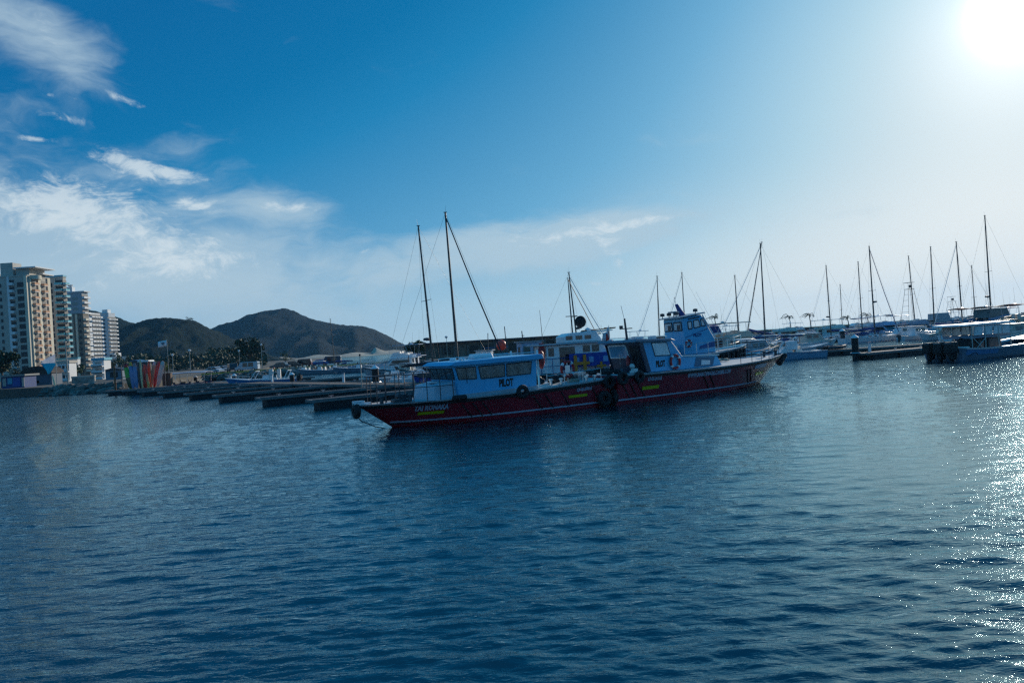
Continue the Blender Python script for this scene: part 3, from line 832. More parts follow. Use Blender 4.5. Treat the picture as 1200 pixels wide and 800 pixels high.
# ---- open / centre console boats
def console_boat(label, L, loc, rz, hullm=None, engines=1, ttop=True, canvas=None, group='open boats with outboard motors', heel=0.0, cabin=False, engm=None, eng_h=1.15, cat='speedboat', bowrail=True, arch=False, clutter=True, heightk=1.0, zb=1.25, name='console_boat'):
    hm = hullm or WHITE
    t = thing(name, label, cat, loc, rz, group, heel)
    B = L * .29
    H = Hull(L, B, .75 * heightk, .82 * heightk, zb * heightk, .4, L * .10, .95, .45, 2.3, .22)
    H.body('hull', hm, t)
    H.band('gunwale', CLEANW, t, .95, 1.02, rel=True, off=.02, th=.14)
    H.band('hull_stripe', DKBLUE, t, .80, .84, rel=True)
    H.deck('cockpit_floor', SEAT, t, .1, L * .9, -.40 * heightk, .12, k=.6)
    H.deck('foredeck', CLEANW, t, L * .68, L - .05, -.03, .05)
    zf = .35 * heightk
    b = MB(); b.box((L * .42, 0, zf + .55), (L * .13, B * .33, 1.0), top=(.7, .9)); con = b.build('console', WHITE, t, bevel=.04)
    window_on(con, [(L * .47, -B * .15, zf + 1.05), (L * .47, B * .15, zf + 1.05), (L * .44, B * .15, zf + 1.45), (L * .44, -B * .15, zf + 1.45)], .02, GLASS, 'windscreen')
    b = MB(); b.box((L * .30, 0, zf + .35), (L * .07, B * .4, .6)); b.box((L * .275, 0, zf + .8), (.08, B * .4, .4)); b.build('helm_seat', SEAT, t, bevel=.03)
    b = MB(); b.box((L * .08, 0, zf + .25), (L * .07, B * .6, .35)); b.build('stern_bench', SEAT, t, bevel=.03)
    if ttop:
        f = MB(); zt = zf + 2.0
        for sdn in (-1, 1):
            f.tube([(L * .36, sdn * B * .19, zf), (L * .34, sdn * B * .26, zt)], .025, 5); f.tube([(L * .48, sdn * B * .19, zf), (L * .47, sdn * B * .26, zt)], .025, 5)
            f.tube([(L * .36, sdn * B * .19, zf + .8), (L * .47, sdn * B * .26, zt)], .018, 4)
        o = f.build('top_frame', ALU, t)
        P = [[(L * (.28 + .28 * i / 6), B * .36 * (-1 + 2 * j / 6), zt + .02 + .07 * (1 - ((j - 3) / 3) ** 2)) for j in range(7)] for i in range(7)]
        c = sheet('t_top', P, canvas or CLEANW, t); c.modifiers.new('thick', 'SOLIDIFY').thickness = .05
        a = MB(); whip(a, (L * .3, B * .2, zt), 2.2, (-.2, 0)); whip(a, (L * .3, -B * .2, zt), 1.8, (-.2, 0)); a.build('antenna', DKGREY, t)
    if arch:
        f = MB(); f.tube([(L * .16, -B * .42, H.sheer(L * .2)), (L * .10, -B * .36, zf + 1.5), (L * .10, B * .36, zf + 1.5), (L * .16, B * .42, H.sheer(L * .2))], .05, 6); f.build('radar_arch', WHITE, t)
    for k in range(engines):
        outboard(t, 0, (k - (engines - 1) / 2) * .62, .55 * heightk, engm or DKGREY, eng_h)
    if bowrail: H.rail('bow_rail', STEEL, t, L * .62, L * .95, .38, .014, .06, 4, mid=False)
    return t, H
# ------------------------------------------------------------------ the pilot boats
MAROONH = mat('maroon_hull_paint', (.34, .016, .030), .34, var=.25, vscale=1.2, stain=(.06, .008, .012), coat=.2)
PBLUE = mat('sky_blue_cabin_paint', (.09, .48, .78), .42, var=.06, vscale=2, stain=(.03, .30, .55))
PPALE = mat('pale_cabin_paint', (.42, .54, .64), .45, var=.06, stain=(.25, .30, .33))
NAVY = mat('navy_grey_paint', (.035, .045, .075), .5, var=.15)
DECKP = mat('worn_deck_paint', (.44, .47, .49), .7, var=.22, vscale=3, stain=(.12, .12, .12))
LETTER = mat('white_lettering', (.50, .52, .62), .6, var=.12, vscale=12)
HIVIS = mat('yellow_reflective_plate', (.50, .52, .005), .45, var=.05)

def poly_on_side(parent, pts, L, y, side, th, m, name, frame=None, fw=.05):
    """plate on a fore-and-aft wall; pts are (distance aft of the bow, z)"""
    b = MB(); y0, y1 = (y, y + th) if side > 0 else (y - th, y)
    b.prism([(L - s_, z) for s_, z in pts], y0, y1); o = b.build(name, m, parent)
    if frame:
        f = MB(); n = len(pts); yy = y + side * th * .6
        for i in range(n):
            a, c = pts[i], pts[(i + 1) % n]; f.tube([(L - a[0], yy, a[1]), (L - c[0], yy, c[1])], fw / 2, 4)
        f.build('window_frame', frame, o)
    return o
def side_text(parent, name, txt, size, m, L, s_, z, y, side, squeeze=.66, bold=.04):
    sg = 1 if side < 0 else -1
    return text_on(name, txt, size, m, parent, lambda u, v: Vector((L - s_ + sg * u, y, z + v)), bold, squeeze)

def skid(H, L, parent, ss, side, slant=.55, top=.78, bot=.22):
    for s_ in ss:
        b = MB(); pts = [H.pt(L - s_ + slant * (.5 - i / 6), bot + (top - bot) * (1 - i / 6), side, .02) for i in range(7)]
        b.tube(pts, .035, 5); b.build('rubbing_strake', BLACK, parent, smooth=True)

def pilot_one():
    L = 12.6; bow = Vector((-7.0, 34.0)); a = Vector((.871, .491)).normalized(); st = bow + a * L
    t = thing('pilot_boat', 'nearest maroon pilot boat with long blue cabin, bow pointing left, named TAI RONAKA', 'pilot boat', (st.x, st.y, 0), math.atan2(-a.y, -a.x))
    S = 1
    H = Hull(L, 4.3, 1.38, 1.14, 1.10, .5, 1.55, .84, .45, 2.3, .16)
    H.body('hull', MAROONH, t); H.deck('deck', DECKP, t, .02, L - .1, -.02, .05)
    H.band('antifouling', BLACK, t, -.12, .19, .02, L - 1.35, .006); H.band('waterline_stripe', LETTER, t, .20, .275, .02, L - 1.42, .012)
    H.band('sheer_fender', BLACK, t, .84, .975, off=.05, th=.06, rel=True)
    H.band('toe_rail', DECKP, t, .975, 1.035, off=.03, th=.06, rel=True)
    skid(H, L, t, (4.5, 5.0, 5.45, 8.1, 8.75, 9.7, 11.6), 1)
    H.htext('name_lettering', 'TAI RONAKA', .33, LETTER, t, L - 2.95, .80, 1, .05, .72)
    H.htext('registration_lettering', 'CP-05-3305-B', .21, LETTER, t, L - 10.85, .98, 1, .05, .78)
    for s0, s1, z in ((2.42, 3.5, .50), (9.9, 11.05, .62)):
        H.band('reflective_plate', HIVIS, t, z, z + .13, L - s1, L - s0, .022, .01, 8, sides=(1,))
    # trunk and cabin
    hw = 1.42
    b = MB(); b.prism([(L - 3.12, 1.05), (L - 3.25, 1.74), (L - 4.32, 1.90), (L - 4.32, 1.05)], -1.2, 1.2)
    tr = b.build('forward_trunk', PPALE, t, bevel=.04)
    b = MB(); b.box((L - 3.75, 0, 1.84), (.6, .6, .07), ry=-.14); b.build('hatch', CLEANW, tr, bevel=.015)
    b = MB(); b.prism([(L - 4.30, 1.08), (L - 4.22, 1.90), (L - 4.08, 2.56), (L - 8.52, 2.60), (L - 8.44, 1.12)], -hw, hw)
    cab = b.build('cabin', PBLUE, t, bevel=.03)
    b = MB(); b.prism([(L - 4.25, 1.06), (L - 4.25, 1.26), (L - 8.5, 1.34), (L - 8.5, 1.1)], -hw - .03, hw + .03); b.build('cabin_plinth', GREYG, cab)
    for sd_ in (1, -1):
        poly_on_side(cab, [(4.34, 1.95), (5.25, 1.92), (5.22, 2.46), (4.22, 2.47)], L, sd_ * hw, sd_, .02, CABGLASS, 'window', DKGREY, .05)
        poly_on_side(cab, [(5.48, 1.90), (6.72, 1.92), (6.74, 2.48), (5.38, 2.46)], L, sd_ * hw, sd_, .02, CABGLASS, 'window', DKGREY, .06)
        poly_on_side(cab, [(6.84, 1.92), (8.14, 1.95), (8.22, 2.51), (6.86, 2.48)], L, sd_ * hw, sd_, .02, CABGLASS, 'window', DKGREY, .06)
    for k in (-1, 0, 1):
        y0 = k * .9 - .4; window_on(cab, [(L - 4.21, y0, 1.96), (L - 4.21, y0 + .8, 1.96), (L - 4.085, y0 + .8, 2.46), (L - 4.085, y0, 2.46)], .02, GLASS, 'windscreen', DKGREY, .05)
    b = MB(); b.box((L - 8.50, -.3, 1.85), (.03, .75, 1.35)); b.build('cabin_door', DKGREY, cab)
    b = MB(); b.prism([(L - 3.80, 2.60), (L - 4.15, 2.76), (L - 8.78, 2.84), (L - 8.86, 2.62), (L - 8.5, 2.585), (L - 4.1, 2.55)], -hw - .17, hw + .17)
    roof = b.build('cabin_roof', PBLUE, t, bevel=.03)
    b = MB()
    for sd_ in (-1, 1):
        b.tube([(L - 4.6, sd_ * 1.3, 2.78), (L - 4.6, sd_ * 1.3, 2.90), (L - 8.5, sd_ * 1.3, 2.96), (L - 8.5, sd_ * 1.3, 2.84)], .02, 5)
    b.build('roof_handrail', STEEL, roof, smooth=True)
    b = MB(); b.box((L - 5.0, .5, 2.85), (.22, .3, .14)); b.box((L - 5.0, -.5, 2.85), (.22, .3, .14)); b.build('searchlight', CLEANW, roof, bevel=.02)
    b = MB(); b.box((L - 6.4, -.3, 2.92), (1.1, .7, .24), top=(.9, .8)); b.build('liferaft_box', CLEANW, roof, bevel=.04)
    # wipers
    b = MB(); b.tube([(L - 4.75, hw + .03, 1.75), (L - 4.72, hw + .04, 2.45)], .012, 4); b.tube([(L - 4.05, .9, 1.9), (L - 4.0, .75, 2.4)], .012, 4); b.build('wiper', DKGREY, cab)
    side_text(cab, 'pilot_lettering', 'PILOT', .47, BLACK, L, 6.78, 1.60, hw + .008, 1, .60, .055)
    # handrail on the cabin top and grab lines on the deck
    H.rail('bow_rail', DKGREY, t, L - 3.9, L - .55, 1.25, .022, .14, 6, mid=True)
    b = MB()
    for s_, y in ((1.0, .35), (2.3, .5), (2.3, -.5)): b.lathe([(.09, 0), (.09, .30), (.14, .31), (.14, .38), (.02, .40)], (L - s_, y, 1.06), 10)
    b.build('bollard', DKGREY, t, smooth=True)
    b = MB(); b.box((L - 2.0, .1, 1.16), (.8, .5, .16)); b.box((L - 2.1, .1, 1.34), (.25, .3, .22)); b.lathe([(.02, -.2), (.12, -.18), (.12, .18), (.02, .2)], (L - 1.9, .1, 1.38), 10, 'Y'); b.build('anchor_winch', DKGREY, t, bevel=.02)
    b = MB(); b.box((L - .25, 0, 1.17), (.75, .24, .10)); b.box((L - .05, .12, 1.22), (.5, .03, .2)); b.box((L - .05, -.12, 1.22), (.5, .03, .2)); b.build('bow_roller', CLEANW, t, bevel=.01)
    tyre(t, (L + .08, 0, .88), .36, None, 'bow_fender', 'X', .16)
    b = MB(); pts = [(L + .15, .1, .72), (L - .1, .12, .42), (L - .7, .14, .12), (L - 1.5, .15, -.1)]; b.tube(pts, .022, 5); b.build('anchor_chain', DKGREY, t)
    # black fender pads on the side
    b = MB(); b.box((L - 4.1, H.half(L - 4.1, 1) + .03, 1.16), (.72, .26, .24)); b.build('fender_pad', BLACK, t, bevel=.08)
    tyre(t, (L - 7.15, H.half(L - 7.15, .9) + .16, 1.18), .33)
    # aft deck
    lb = lifebuoy(t, (L - 10.45, 1.15, 2.0), 'Y', .44)
    b = MB(); b.box((L - 10.45, 1.15, 1.98), (.25, .05, .4)); b.tube([(L - 10.45, 1.13, 1.3), (L - 10.45, 1.13, 2.4)], .025, 5); b.build('lifebuoy_stand', STEEL, t)
    b = MB(); b.tube([(L - 8.66, 1.3, 1.25), (L - 8.66, 1.3, 3.05)], .05, 8); b.tube([(L - 8.66, -1.3, 1.25), (L - 8.66, -1.3, 3.05)], .05, 8); b.build('roof_post', CLEANW, t, smooth=True)
    b = MB(); b.blob((L - 8.95, 1.15, 2.55), .3, 9, 7, .1, (.6, .55, 1.5)); b.build('life_jacket', RED, t, smooth=True)
    b = MB()
    for i in range(9):
        b.blob((L - 9.6 - i * .24 + random.uniform(-.1, .1), random.uniform(-.9, .6), 1.42 + random.uniform(0, .18)), random.uniform(.18, .34), 8, 5, .25, (1, 1, .8))
    b.build('tarpaulin_bundle', mat('black_tarpaulin', (.01, .012, .018), .6, bump=.6, bscale=8), t, smooth=True)
    b = MB()
    for s_ in (9.3, 9.9, 11.4, 11.9):
        b.lathe([(.07, 0), (.07, .22), (.12, .24), (.12, .3), (.02, .32)], (L - s_, 1.35, 1.28), 8)
    b.box((L - 11.7, .2, 1.5), (.5, .7, .5)); b.build('mooring_bitts', STEEL, t, smooth=True)
    b = MB()
    pts = []
    for i in range(40): pts.append((L - 10.9 + .35 * math.cos(i * .6) * (1 - i * .01), .9 + .28 * math.sin(i * .6), 1.34 + i * .003))
    b.tube(pts, .025, 5); b.build('coiled_rope', ROPE, t)
    b = MB(); b.tube([(L - 9.0, 1.45, 1.75), (L - 10.0, 1.55, 1.8), (L - 12.2, 1.5, 1.9)], .015, 4)
    for s_ in (9.0, 10.0, 11.1, 12.2): b.tube([(L - s_, 1.5, 1.28), (L - s_, 1.5, 1.85)], .018, 4)
    b.build('aft_rail', STEEL, t)
    tyre(t, (.25, H.half(.25, .9) + .16, 1.22), .36)
    b = MB()
    b.torus((-.14, 1.5, .45), .36, .17, 'X', 18, 8); b.torus((-.14, .2, .5), .36, .17, 'X', 18, 8)
    b.build('stern_tyres', BLACK, t, smooth=True)
    tyre(t, (.55, H.half(.55, .3) + .22, .40), .42, None, 'tyre_fender', 'Y', .15)
    return t, H, L
P1, H1, L1 = pilot_one()

def pilot_two():
    L = 16.7; bow = Vector((17.5, 49.9)); a = Vector((-.805, -.593)).normalized(); st = bow + a * L
    t = thing('pilot_boat', 'maroon pilot boat with slanted blue and dark wheelhouse, long open foredeck and bow pointing right', 'pilot boat', (st.x, st.y, 0), math.atan2(-a.y, -a.x))
    H = Hull(L, 4.7, 1.50, 1.42, 1.70, .6, 2.6, .86, .45, 2.4, .18)
    H.body('hull', MAROONH, t); H.deck('deck', DECKP, t, .02, L - .1, -.02, .05)
    H.band('antifouling', BLACK, t, -.12, .20, .02, L - 2.4, .006); H.band('waterline_stripe', LETTER, t, .21, .285, .02, L - 2.45, .012)
    H.band('sheer_fender', BLACK, t, .885, .975, off=.05, th=.06, rel=True); H.band('toe_rail', DECKP, t, .975, 1.03, off=.03, th=.06, rel=True)
    skid(H, L, t, (5.9, 6.3, 9.8, 10.3, 15.2, 15.7, 16.2), -1, -.6, .74, .22)
    H.htext('registration_lettering', 'CP-05-3415-B', .27, LETTER, t, L - 14.3, 1.16, -1, .05, .62)
    H.htext('website_lettering', 'WWW.MARITIMADELCARIBE.COM', .34, LETTER, t, L - 10.1, 1.13, -1, .05, .68)
    H.band('name_placard', LETTER, t, .72, .90, L - 5.7, L - 4.1, .02, .01, 8, rel=True, sides=(-1,))
    for s0, s1, z in ((13.95, 15.1, .64), (4.0, 5.3, .66)):
        H.band('reflective_plate', HIVIS, t, z, z + .17, L - s1, L - s0, .022, .01, 8, sides=(-1,))
    H.band('bow_patch', CLEANW, t, .10, .62, L - 3.1, L - 1.7, .018, .01, 10, rel=True)  # white stem paint, also standing in for the sunlit spot on the bow
    hw = 1.3
    b = MB(); b.prism([(L - 13.80, 1.45), (L - 14.32, 3.08), (L - 12.0, 3.08), (L - 11.12, 2.14), (L - 11.0, 1.42)], -hw, hw)
    cab = b.build('wheelhouse', PBLUE, t, bevel=.03)
    RK = .52 / 1.62; rear = lambda y, z, o=.03: (L - 13.80 - (z - 1.45) * RK - o, y, z)      # raked rear wall
    b = MB(); b.quadplate([rear(-hw + .04, 1.47), rear(hw - .04, 1.47), rear(hw - .04, 3.05), rear(-hw + .04, 3.05)][::-1], .03); aft = b.build('rear_wall', NAVY, cab)
    window_on(aft, [rear(-.22, 2.30, .07), rear(1.18, 2.30, .07), rear(1.12, 2.96, .07), rear(-.16, 2.96, .07)][::-1], .02, mat('bright_glass', (.12, .30, .45), .06, spec=.9), 'window', CLEANW, .09)
    b = MB(); b.quadplate([rear(-1.12, 1.5, .06), rear(-.42, 1.5, .06), rear(-.42, 2.9, .06), rear(-1.12, 2.9, .06)][::-1], .03); b.build('door', mat('black_doorway', (.006, .008, .012), .6), aft)
    for sd_ in (-1, 1):
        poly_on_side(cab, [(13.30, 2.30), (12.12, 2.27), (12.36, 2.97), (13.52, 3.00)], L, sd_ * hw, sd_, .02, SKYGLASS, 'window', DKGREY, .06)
        poly_on_side(cab, [(13.98, 1.5), (13.70, 1.5), (14.18, 3.04), (14.44, 3.04)], L, sd_ * hw, sd_, .03, NAVY, 'door_pillar')
    b = MB(); b.tube([(L - 14.3, .42, 1.45), (L - 14.3, .30, 1.85), (L - 14.3, .18, 1.45)], .02, 4); b.tube([(L - 14.3, .30, 1.8), (L - 14.35, .30, 2.5)], .025, 5)
    b.build('handrail', STEEL, aft)
    b = MB(); b.lathe([(.02, 0), (.11, .02), (.11, .42), (.05, .5), (.04, .56)], (L - 14.32, -.30, 1.85), 10); b.build('fire_extinguisher', RED, aft, smooth=True)
    b = MB(); b.box((L - 14.7, -1.1, 1.62), (.35, .2, .2)); b.blob((L - 14.75, -1.0, 1.85), .14, 8, 5); b.box((L - 15.0, -1.2, 1.56), (.2, .16, .12)); b.build('deck_gear', SEAT, t, bevel=.02)
    b = MB()
    for i in range(7): b.blob((L - 15.2 - .2 * i, random.uniform(-.6, .9), 1.62), random.uniform(.14, .28), 8, 5, .25, (1, 1, .8))
    b.build('rope_heap', BLACK, t, smooth=True)
    for k in (-1, 0, 1):
        y0 = k * .84 - .38; window_on(cab, [(L - 11.22 + .015, y0, 2.27), (L - 11.22 + .015, y0 + .76, 2.27), (L - 11.88 + .015, y0 + .76, 2.97), (L - 11.88 + .015, y0, 2.97)], .02, GLASS, 'windscreen', DKGREY, .05)
    b = MB(); b.prism([(L - 11.75, 3.06), (L - 12.1, 3.18), (L - 14.8, 3.24), (L - 14.9, 3.10), (L - 14.4, 3.07)], -hw - .16, hw + .16)
    roof = b.build('wheelhouse_roof', mat('grey_roof_paint', (.20, .25, .32), .5), t, bevel=.03)
    b = MB()
    for sd_ in (-1, 1): b.tube([(L - 12.2, sd_ * 1.2, 3.16), (L - 12.2, sd_ * 1.2, 3.32), (L - 14.7, sd_ * 1.2, 3.38), (L - 14.7, sd_ * 1.2, 3.22)], .02, 5)
    b.build('roof_handrail', STEEL, roof, smooth=True)
    b = MB(); b.tube([(L - 13.9, .1, 3.2), (L - 14.0, .1, 4.4)], .07, 7, .05); b.box((L - 13.95, .1, 3.85), (.06, .9, .05)); b.box((L - 13.95, .45, 3.95), (.14, .14, .16)); b.tube([(L - 14.0, .1, 4.3), (L - 14.2, .1, 5.1)], .014, 4)
    mast = b.build('signal_mast', DKGREY, roof)
    b = MB(); b.box((L - 12.7, -.6, 3.28), (.3, .4, .2)); b.box((L - 12.7, .6, 3.28), (.3, .4, .2)); b.box((L - 13.2, 0, 3.30), (.5, .5, .14)); b.build('deck_lights', CLEANW, roof, bevel=.03)
    # trunk forward
    b = MB(); b.prism([(L - 11.05, 1.42), (L - 11.05, 2.14), (L - 8.0, 2.02), (L - 7.6, 1.42)], -1.15, 1.15); tr = b.build('forward_trunk', PBLUE, t, bevel=.03)
    b = MB(); b.prism([(L - 11.08, 2.135), (L - 11.08, 2.20), (L - 7.9, 2.08), (L - 7.9, 2.01)], -1.22, 1.22); b.build('trunk_coaming', CLEANW, tr)
    for sd_ in (-1, 1): poly_on_side(tr, [(10.05, 1.50), (8.45, 1.48), (8.25, 1.95), (9.85, 2.02)], L, sd_ * 1.15, sd_, .02, mat('dark_blue_recess_paint', (.05, .16, .26), .5), 'recess_panel')  # darker blue panel where the trunk has a hatch window
    for sd_ in (-1, 1): poly_on_side(tr, [(9.5, 1.56), (8.75, 1.54), (8.70, 1.78), (9.45, 1.84)], L, sd_ * 1.18, sd_, .02, CLEANW, 'hatch_cover')
    side_text(cab, 'pilot_lettering', 'PILOT', .44, BLACK, L, 12.92, 1.84, -hw - .010, -1, .60, .055)
    lifebuoy(t, (L - 11.85, -hw - .10, 1.90), 'Y', .43)
    H.rail('bow_rail', DKGREY, t, L - 7.2, L - 1.2, .62, .018, .14, 5, mid=False)
    b = MB()
    for s_ in (1.2, 2.4): b.lathe([(.09, 0), (.09, .30), (.14, .31), (.14, .38), (.02, .40)], (L - s_, -.3, 1.6), 10)
    b.build('bollard', DKGREY, t, smooth=True)
    b = MB(); b.box((L - .35, 0, 1.76), (1.0, .3, .10)); b.box((L - .05, .14, 1.80), (.6, .03, .24)); b.box((L - .05, -.14, 1.80), (.6, .03, .24)); b.build('bow_roller', CLEANW, t, bevel=.01)
    b = MB(); b.tube([(L + .12, 0, 1.62), (L - .5, 0, 1.05)], .26, 9, .2); b.build('bow_fender', BLACK, t, bevel=.03)
    b = MB(); b.tube([(L + .2, -.05, 1.8), (L + .25, -.06, 1.35)], .05, 6); b.build('anchor_shank', CLEANW, t)
    tyre(t, (L - 15.5, -H.half(L - 15.5, .9) - .14, 1.34), .33); tyre(t, (.1, -H.half(.1, .9) - .14, 1.36), .36)
    b = MB()
    for i in range(6): b.blob((L - 5.2 + random.uniform(-.5, .5), .9 + random.uniform(-.3, .3), 1.62), .16, 7, 5, .3, (1.3, 1, .5))
    b.build('coiled_rope', ROPE, t, smooth=True)
    o = flagmesh('ensign', .75, .55, mat('white_flag_cloth', (.6, .58, .62), .8), t, (L - 14.7, .6, 4.05), (.35, .9), .2, droop=.5)
    flagmesh('flag_hoist_band', .4, .4, RED, o, (L - 14.72, .57, 3.8), (.35, .9), .2, droop=.4)
    b = MB(); b.tube([(L - 14.72, .6, 3.2), (L - 14.72, .6, 4.1)], .02, 4); b.build('flag_staff', STEEL, t)
    return t, H, L
P2, H2, L2 = pilot_two()

def pilot_three():
    L = 10.6; a = Vector((-.93, -.36)).normalized(); bow = Vector((17.9, 58.9)); st = bow + a * L
    t = thing('pilot_boat', 'pilot boat with tall raked blue wheelhouse moored behind the maroon boats', 'pilot boat', (st.x, st.y, 0), math.atan2(-a.y, -a.x))
    H = Hull(L, 4.4, 1.8, 1.75, 2.2, .6, 1.6, .88, .42, 2.3, .15)
    H.body('hull', NAVY, t); H.deck('deck', DECKP, t); H.rub('rub_rail', BLACK, t, .08, .93)
    hw = 1.3; X = lambda s_: L - s_
    b = MB(); b.prism([(X(6.32), 1.7), (X(6.42), 4.50), (X(4.80), 4.70), (X(3.74), 2.88), (X(3.70), 1.7)], -hw, hw)
    cab = b.build('wheelhouse', PBLUE, t, bevel=.06)
    b = MB(); b.prism([(X(6.75), 4.49), (X(6.75), 4.58), (X(4.55), 4.86), (X(4.50), 4.78)], -hw - .12, hw + .12); roof = b.build('wheelhouse_roof', GREYG, t, bevel=.02)
    for sd_ in (-1, 1):
        for pts in ([(5.98, 3.68), (5.68, 3.72), (5.72, 4.24), (6.02, 4.20)], [(5.50, 3.74), (4.98, 3.82), (5.10, 4.32), (5.52, 4.27)], [(4.86, 3.84), (4.52, 3.88), (4.74, 4.34), (4.90, 4.34)]):
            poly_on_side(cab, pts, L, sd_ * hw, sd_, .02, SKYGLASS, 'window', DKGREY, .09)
        poly_on_side(cab, [(5.95, 4.36), (5.0, 4.46), (5.0, 4.56), (5.95, 4.46)], L, sd_ * hw, sd_, .03, DKGREY, 'vent_grille')
        poly_on_side(cab, [(5.2, 2.15), (3.78, 2.3), (3.80, 2.70), (5.1, 2.40)], L, sd_ * hw, sd_, .02, mat('blue_panel', (.02, .10, .30), .5), 'side_panel')
        poly_on_side(cab, [(6.30, 3.06), (4.35, 3.62), (4.36, 3.66), (6.30, 3.10)], L, sd_ * hw, sd_, .012, DKBLUE, 'pinstripe')
    for y0, m_ in ((-1.12, SKYGLASS), (.10, SKYGLASS)):
        x_ = X(6.40); q = [(x_ - .02, y0, 3.62), (x_ - .02, y0 + 1.02, 3.62), (x_ - .035, y0 + .98, 4.20), (x_ - .035, y0 + .04, 4.20)]
        o = window_on(cab, q[::-1], .02, m_, 'rear_window', DKGREY, .10); b = MB(); b.box((x_ - .06, y0 + .35, 3.85), (.02, .4, .35)); b.build('curtain', DKGREY, o)
    for k in (-1, 0, 1):
        y0 = k * .84 - .38; window_on(cab, [(X(4.27) + .02, y0, 3.78), (X(4.27) + .02, y0 + .76, 3.78), (X(4.68) + .02, y0 + .76, 4.5), (X(4.68) + .02, y0, 4.5)], .02, GLASS, 'windscreen', DKGREY, .05)
    side_text(cab, 'side_lettering', 'PILOT', .30, DKBLUE, L, 5.25, 3.20, -hw - .012, -1, .9, .05)
    b = MB(); b.prism([(X(5.2), 4.62), (X(5.75), 4.60), (X(6.1), 5.55), (X(5.95), 5.60), (X(5.6), 5.1)], -.12, .12); whip(b, (X(6.05), 0, 5.5), .6, (-.1, 0), .015); b.build('signal_mast', mat('blue_mast_paint', (.02, .05, .25), .5), roof, bevel=.02)
    b = MB()
    for s_, y in ((6.55, 1.15), (6.55, .25), (6.5, -.6), (5.1, -1.0)):
        b.lathe([(.03, 0), (.03, .14), (.17, .14), (.17, .34), (.03, .38)], (X(s_), y, 4.58 + (6.75 - s_) * .12), 8)
    b.build('searchlight', DKGREY, roof, smooth=True)
    b = MB(); b.lathe([(.04, 0), (.04, .3), (.42, .32), (.42, .42), (.04, .44)], (X(6.3), .0, 4.62), 10); b.build('radar_scanner', GREYG, roof)
    b = MB(); b.tube([(X(3.72) + .02, -hw - .02, 2.9), (X(4.78) + .02, -hw - .02, 4.68)], .045, 5); b.tube([(X(3.72) + .02, hw + .02, 2.9), (X(4.78) + .02, hw + .02, 4.68)], .045, 5); b.build('corner_trim', CLEANW, cab)
    b = MB(); b.box((X(7.6), 0, 2.2), (1.6, 2.2, .8)); b.build('engine_casing', PPALE, t, bevel=.05)
    lifebuoy(cab, (X(6.1), -hw - .1, 3.25 - .6), 'Y', .3)
    H.rail('deck_rail', STEEL, t, .6, L - .8, .9, .02, .15, 9)
    for i in range(6):
        x = L - .7 - i * .6; q = H.pt(x, .95, -1, .12); b = MB(); b.tube([q, (q.x, q.y + .05, q.z - 1.0)], .15, 8); b.build('hull_fender', BLACK, t, smooth=True)
    H.band('bulwark_cap', CLEANW, t, 1.0, 1.05, rel=True, off=.04, th=.12)
    return t
P3 = pilot_three()
# ------------------------------------------------------------------ city shore on the left
CREAMW = mat('cream_render', (.68, .62, .48), .8, var=.1, vscale=.2, stain=(.30, .27, .22))
GREYW = mat('grey_render', (.47, .44, .38), .8, var=.12, vscale=.2, stain=(.18, .19, .2))
WHITEW = mat('white_render', (.76, .77, .76), .8, var=.08, vscale=.2, stain=(.4, .4, .38))
BROWNW = mat('olive_brown_render', (.19, .17, .13), .85, var=.15, vscale=.2)
TERRA = mat('terracotta_parapet', (.58, .33, .19), .8, var=.1)
TEALG = mat('teal_glass_parapet', (.06, .38, .46), .2, var=.1, spec=.8)
TEALP = mat('teal_paint', (.06, .36, .50), .6)
DARKO = mat('dark_opening', (.012, .013, .015), .5, var=.3)
TEALWIN = mat('teal_window_glass', (.03, .14, .16), .15, var=.3, spec=.8)

_bal = {}
def balcony_mesh(wd, mtl, depth=1.5, slab=None, key=''):
    k = (round(wd, 1), mtl.name, depth, key)
    if k not in _bal:
        b = MB(); b.box((0, -depth / 2, -.10), (wd, depth, .2))
        b.box((0, -depth + .06, .45), (wd, .12, .92)); b.box((-wd / 2 + .06, -depth / 2 - .003, .45), (.115, depth - .13, .915)); b.box((wd / 2 - .06, -depth / 2 - .003, .45), (.115, depth - .13, .915))
        o = b.build('balcony', mtl); o.data.materials.append(WHITEW)
        for f_ in o.data.polygons:
            if f_.index < 6: f_.material_index = 1
        _bal[k] = o.data; bpy.data.objects.remove(o)
    return _bal[k]
_win = {}
def win_mesh(wd, h, mtl):
    k = (round(wd, 1), round(h, 1), mtl.name)
    if k not in _win:
        b = MB(); b.box((0, -.02, 0), (wd, .10, h)); o = b.build('window', mtl); _win[k] = o.data; bpy.data.objects.remove(o)
    return _win[k]

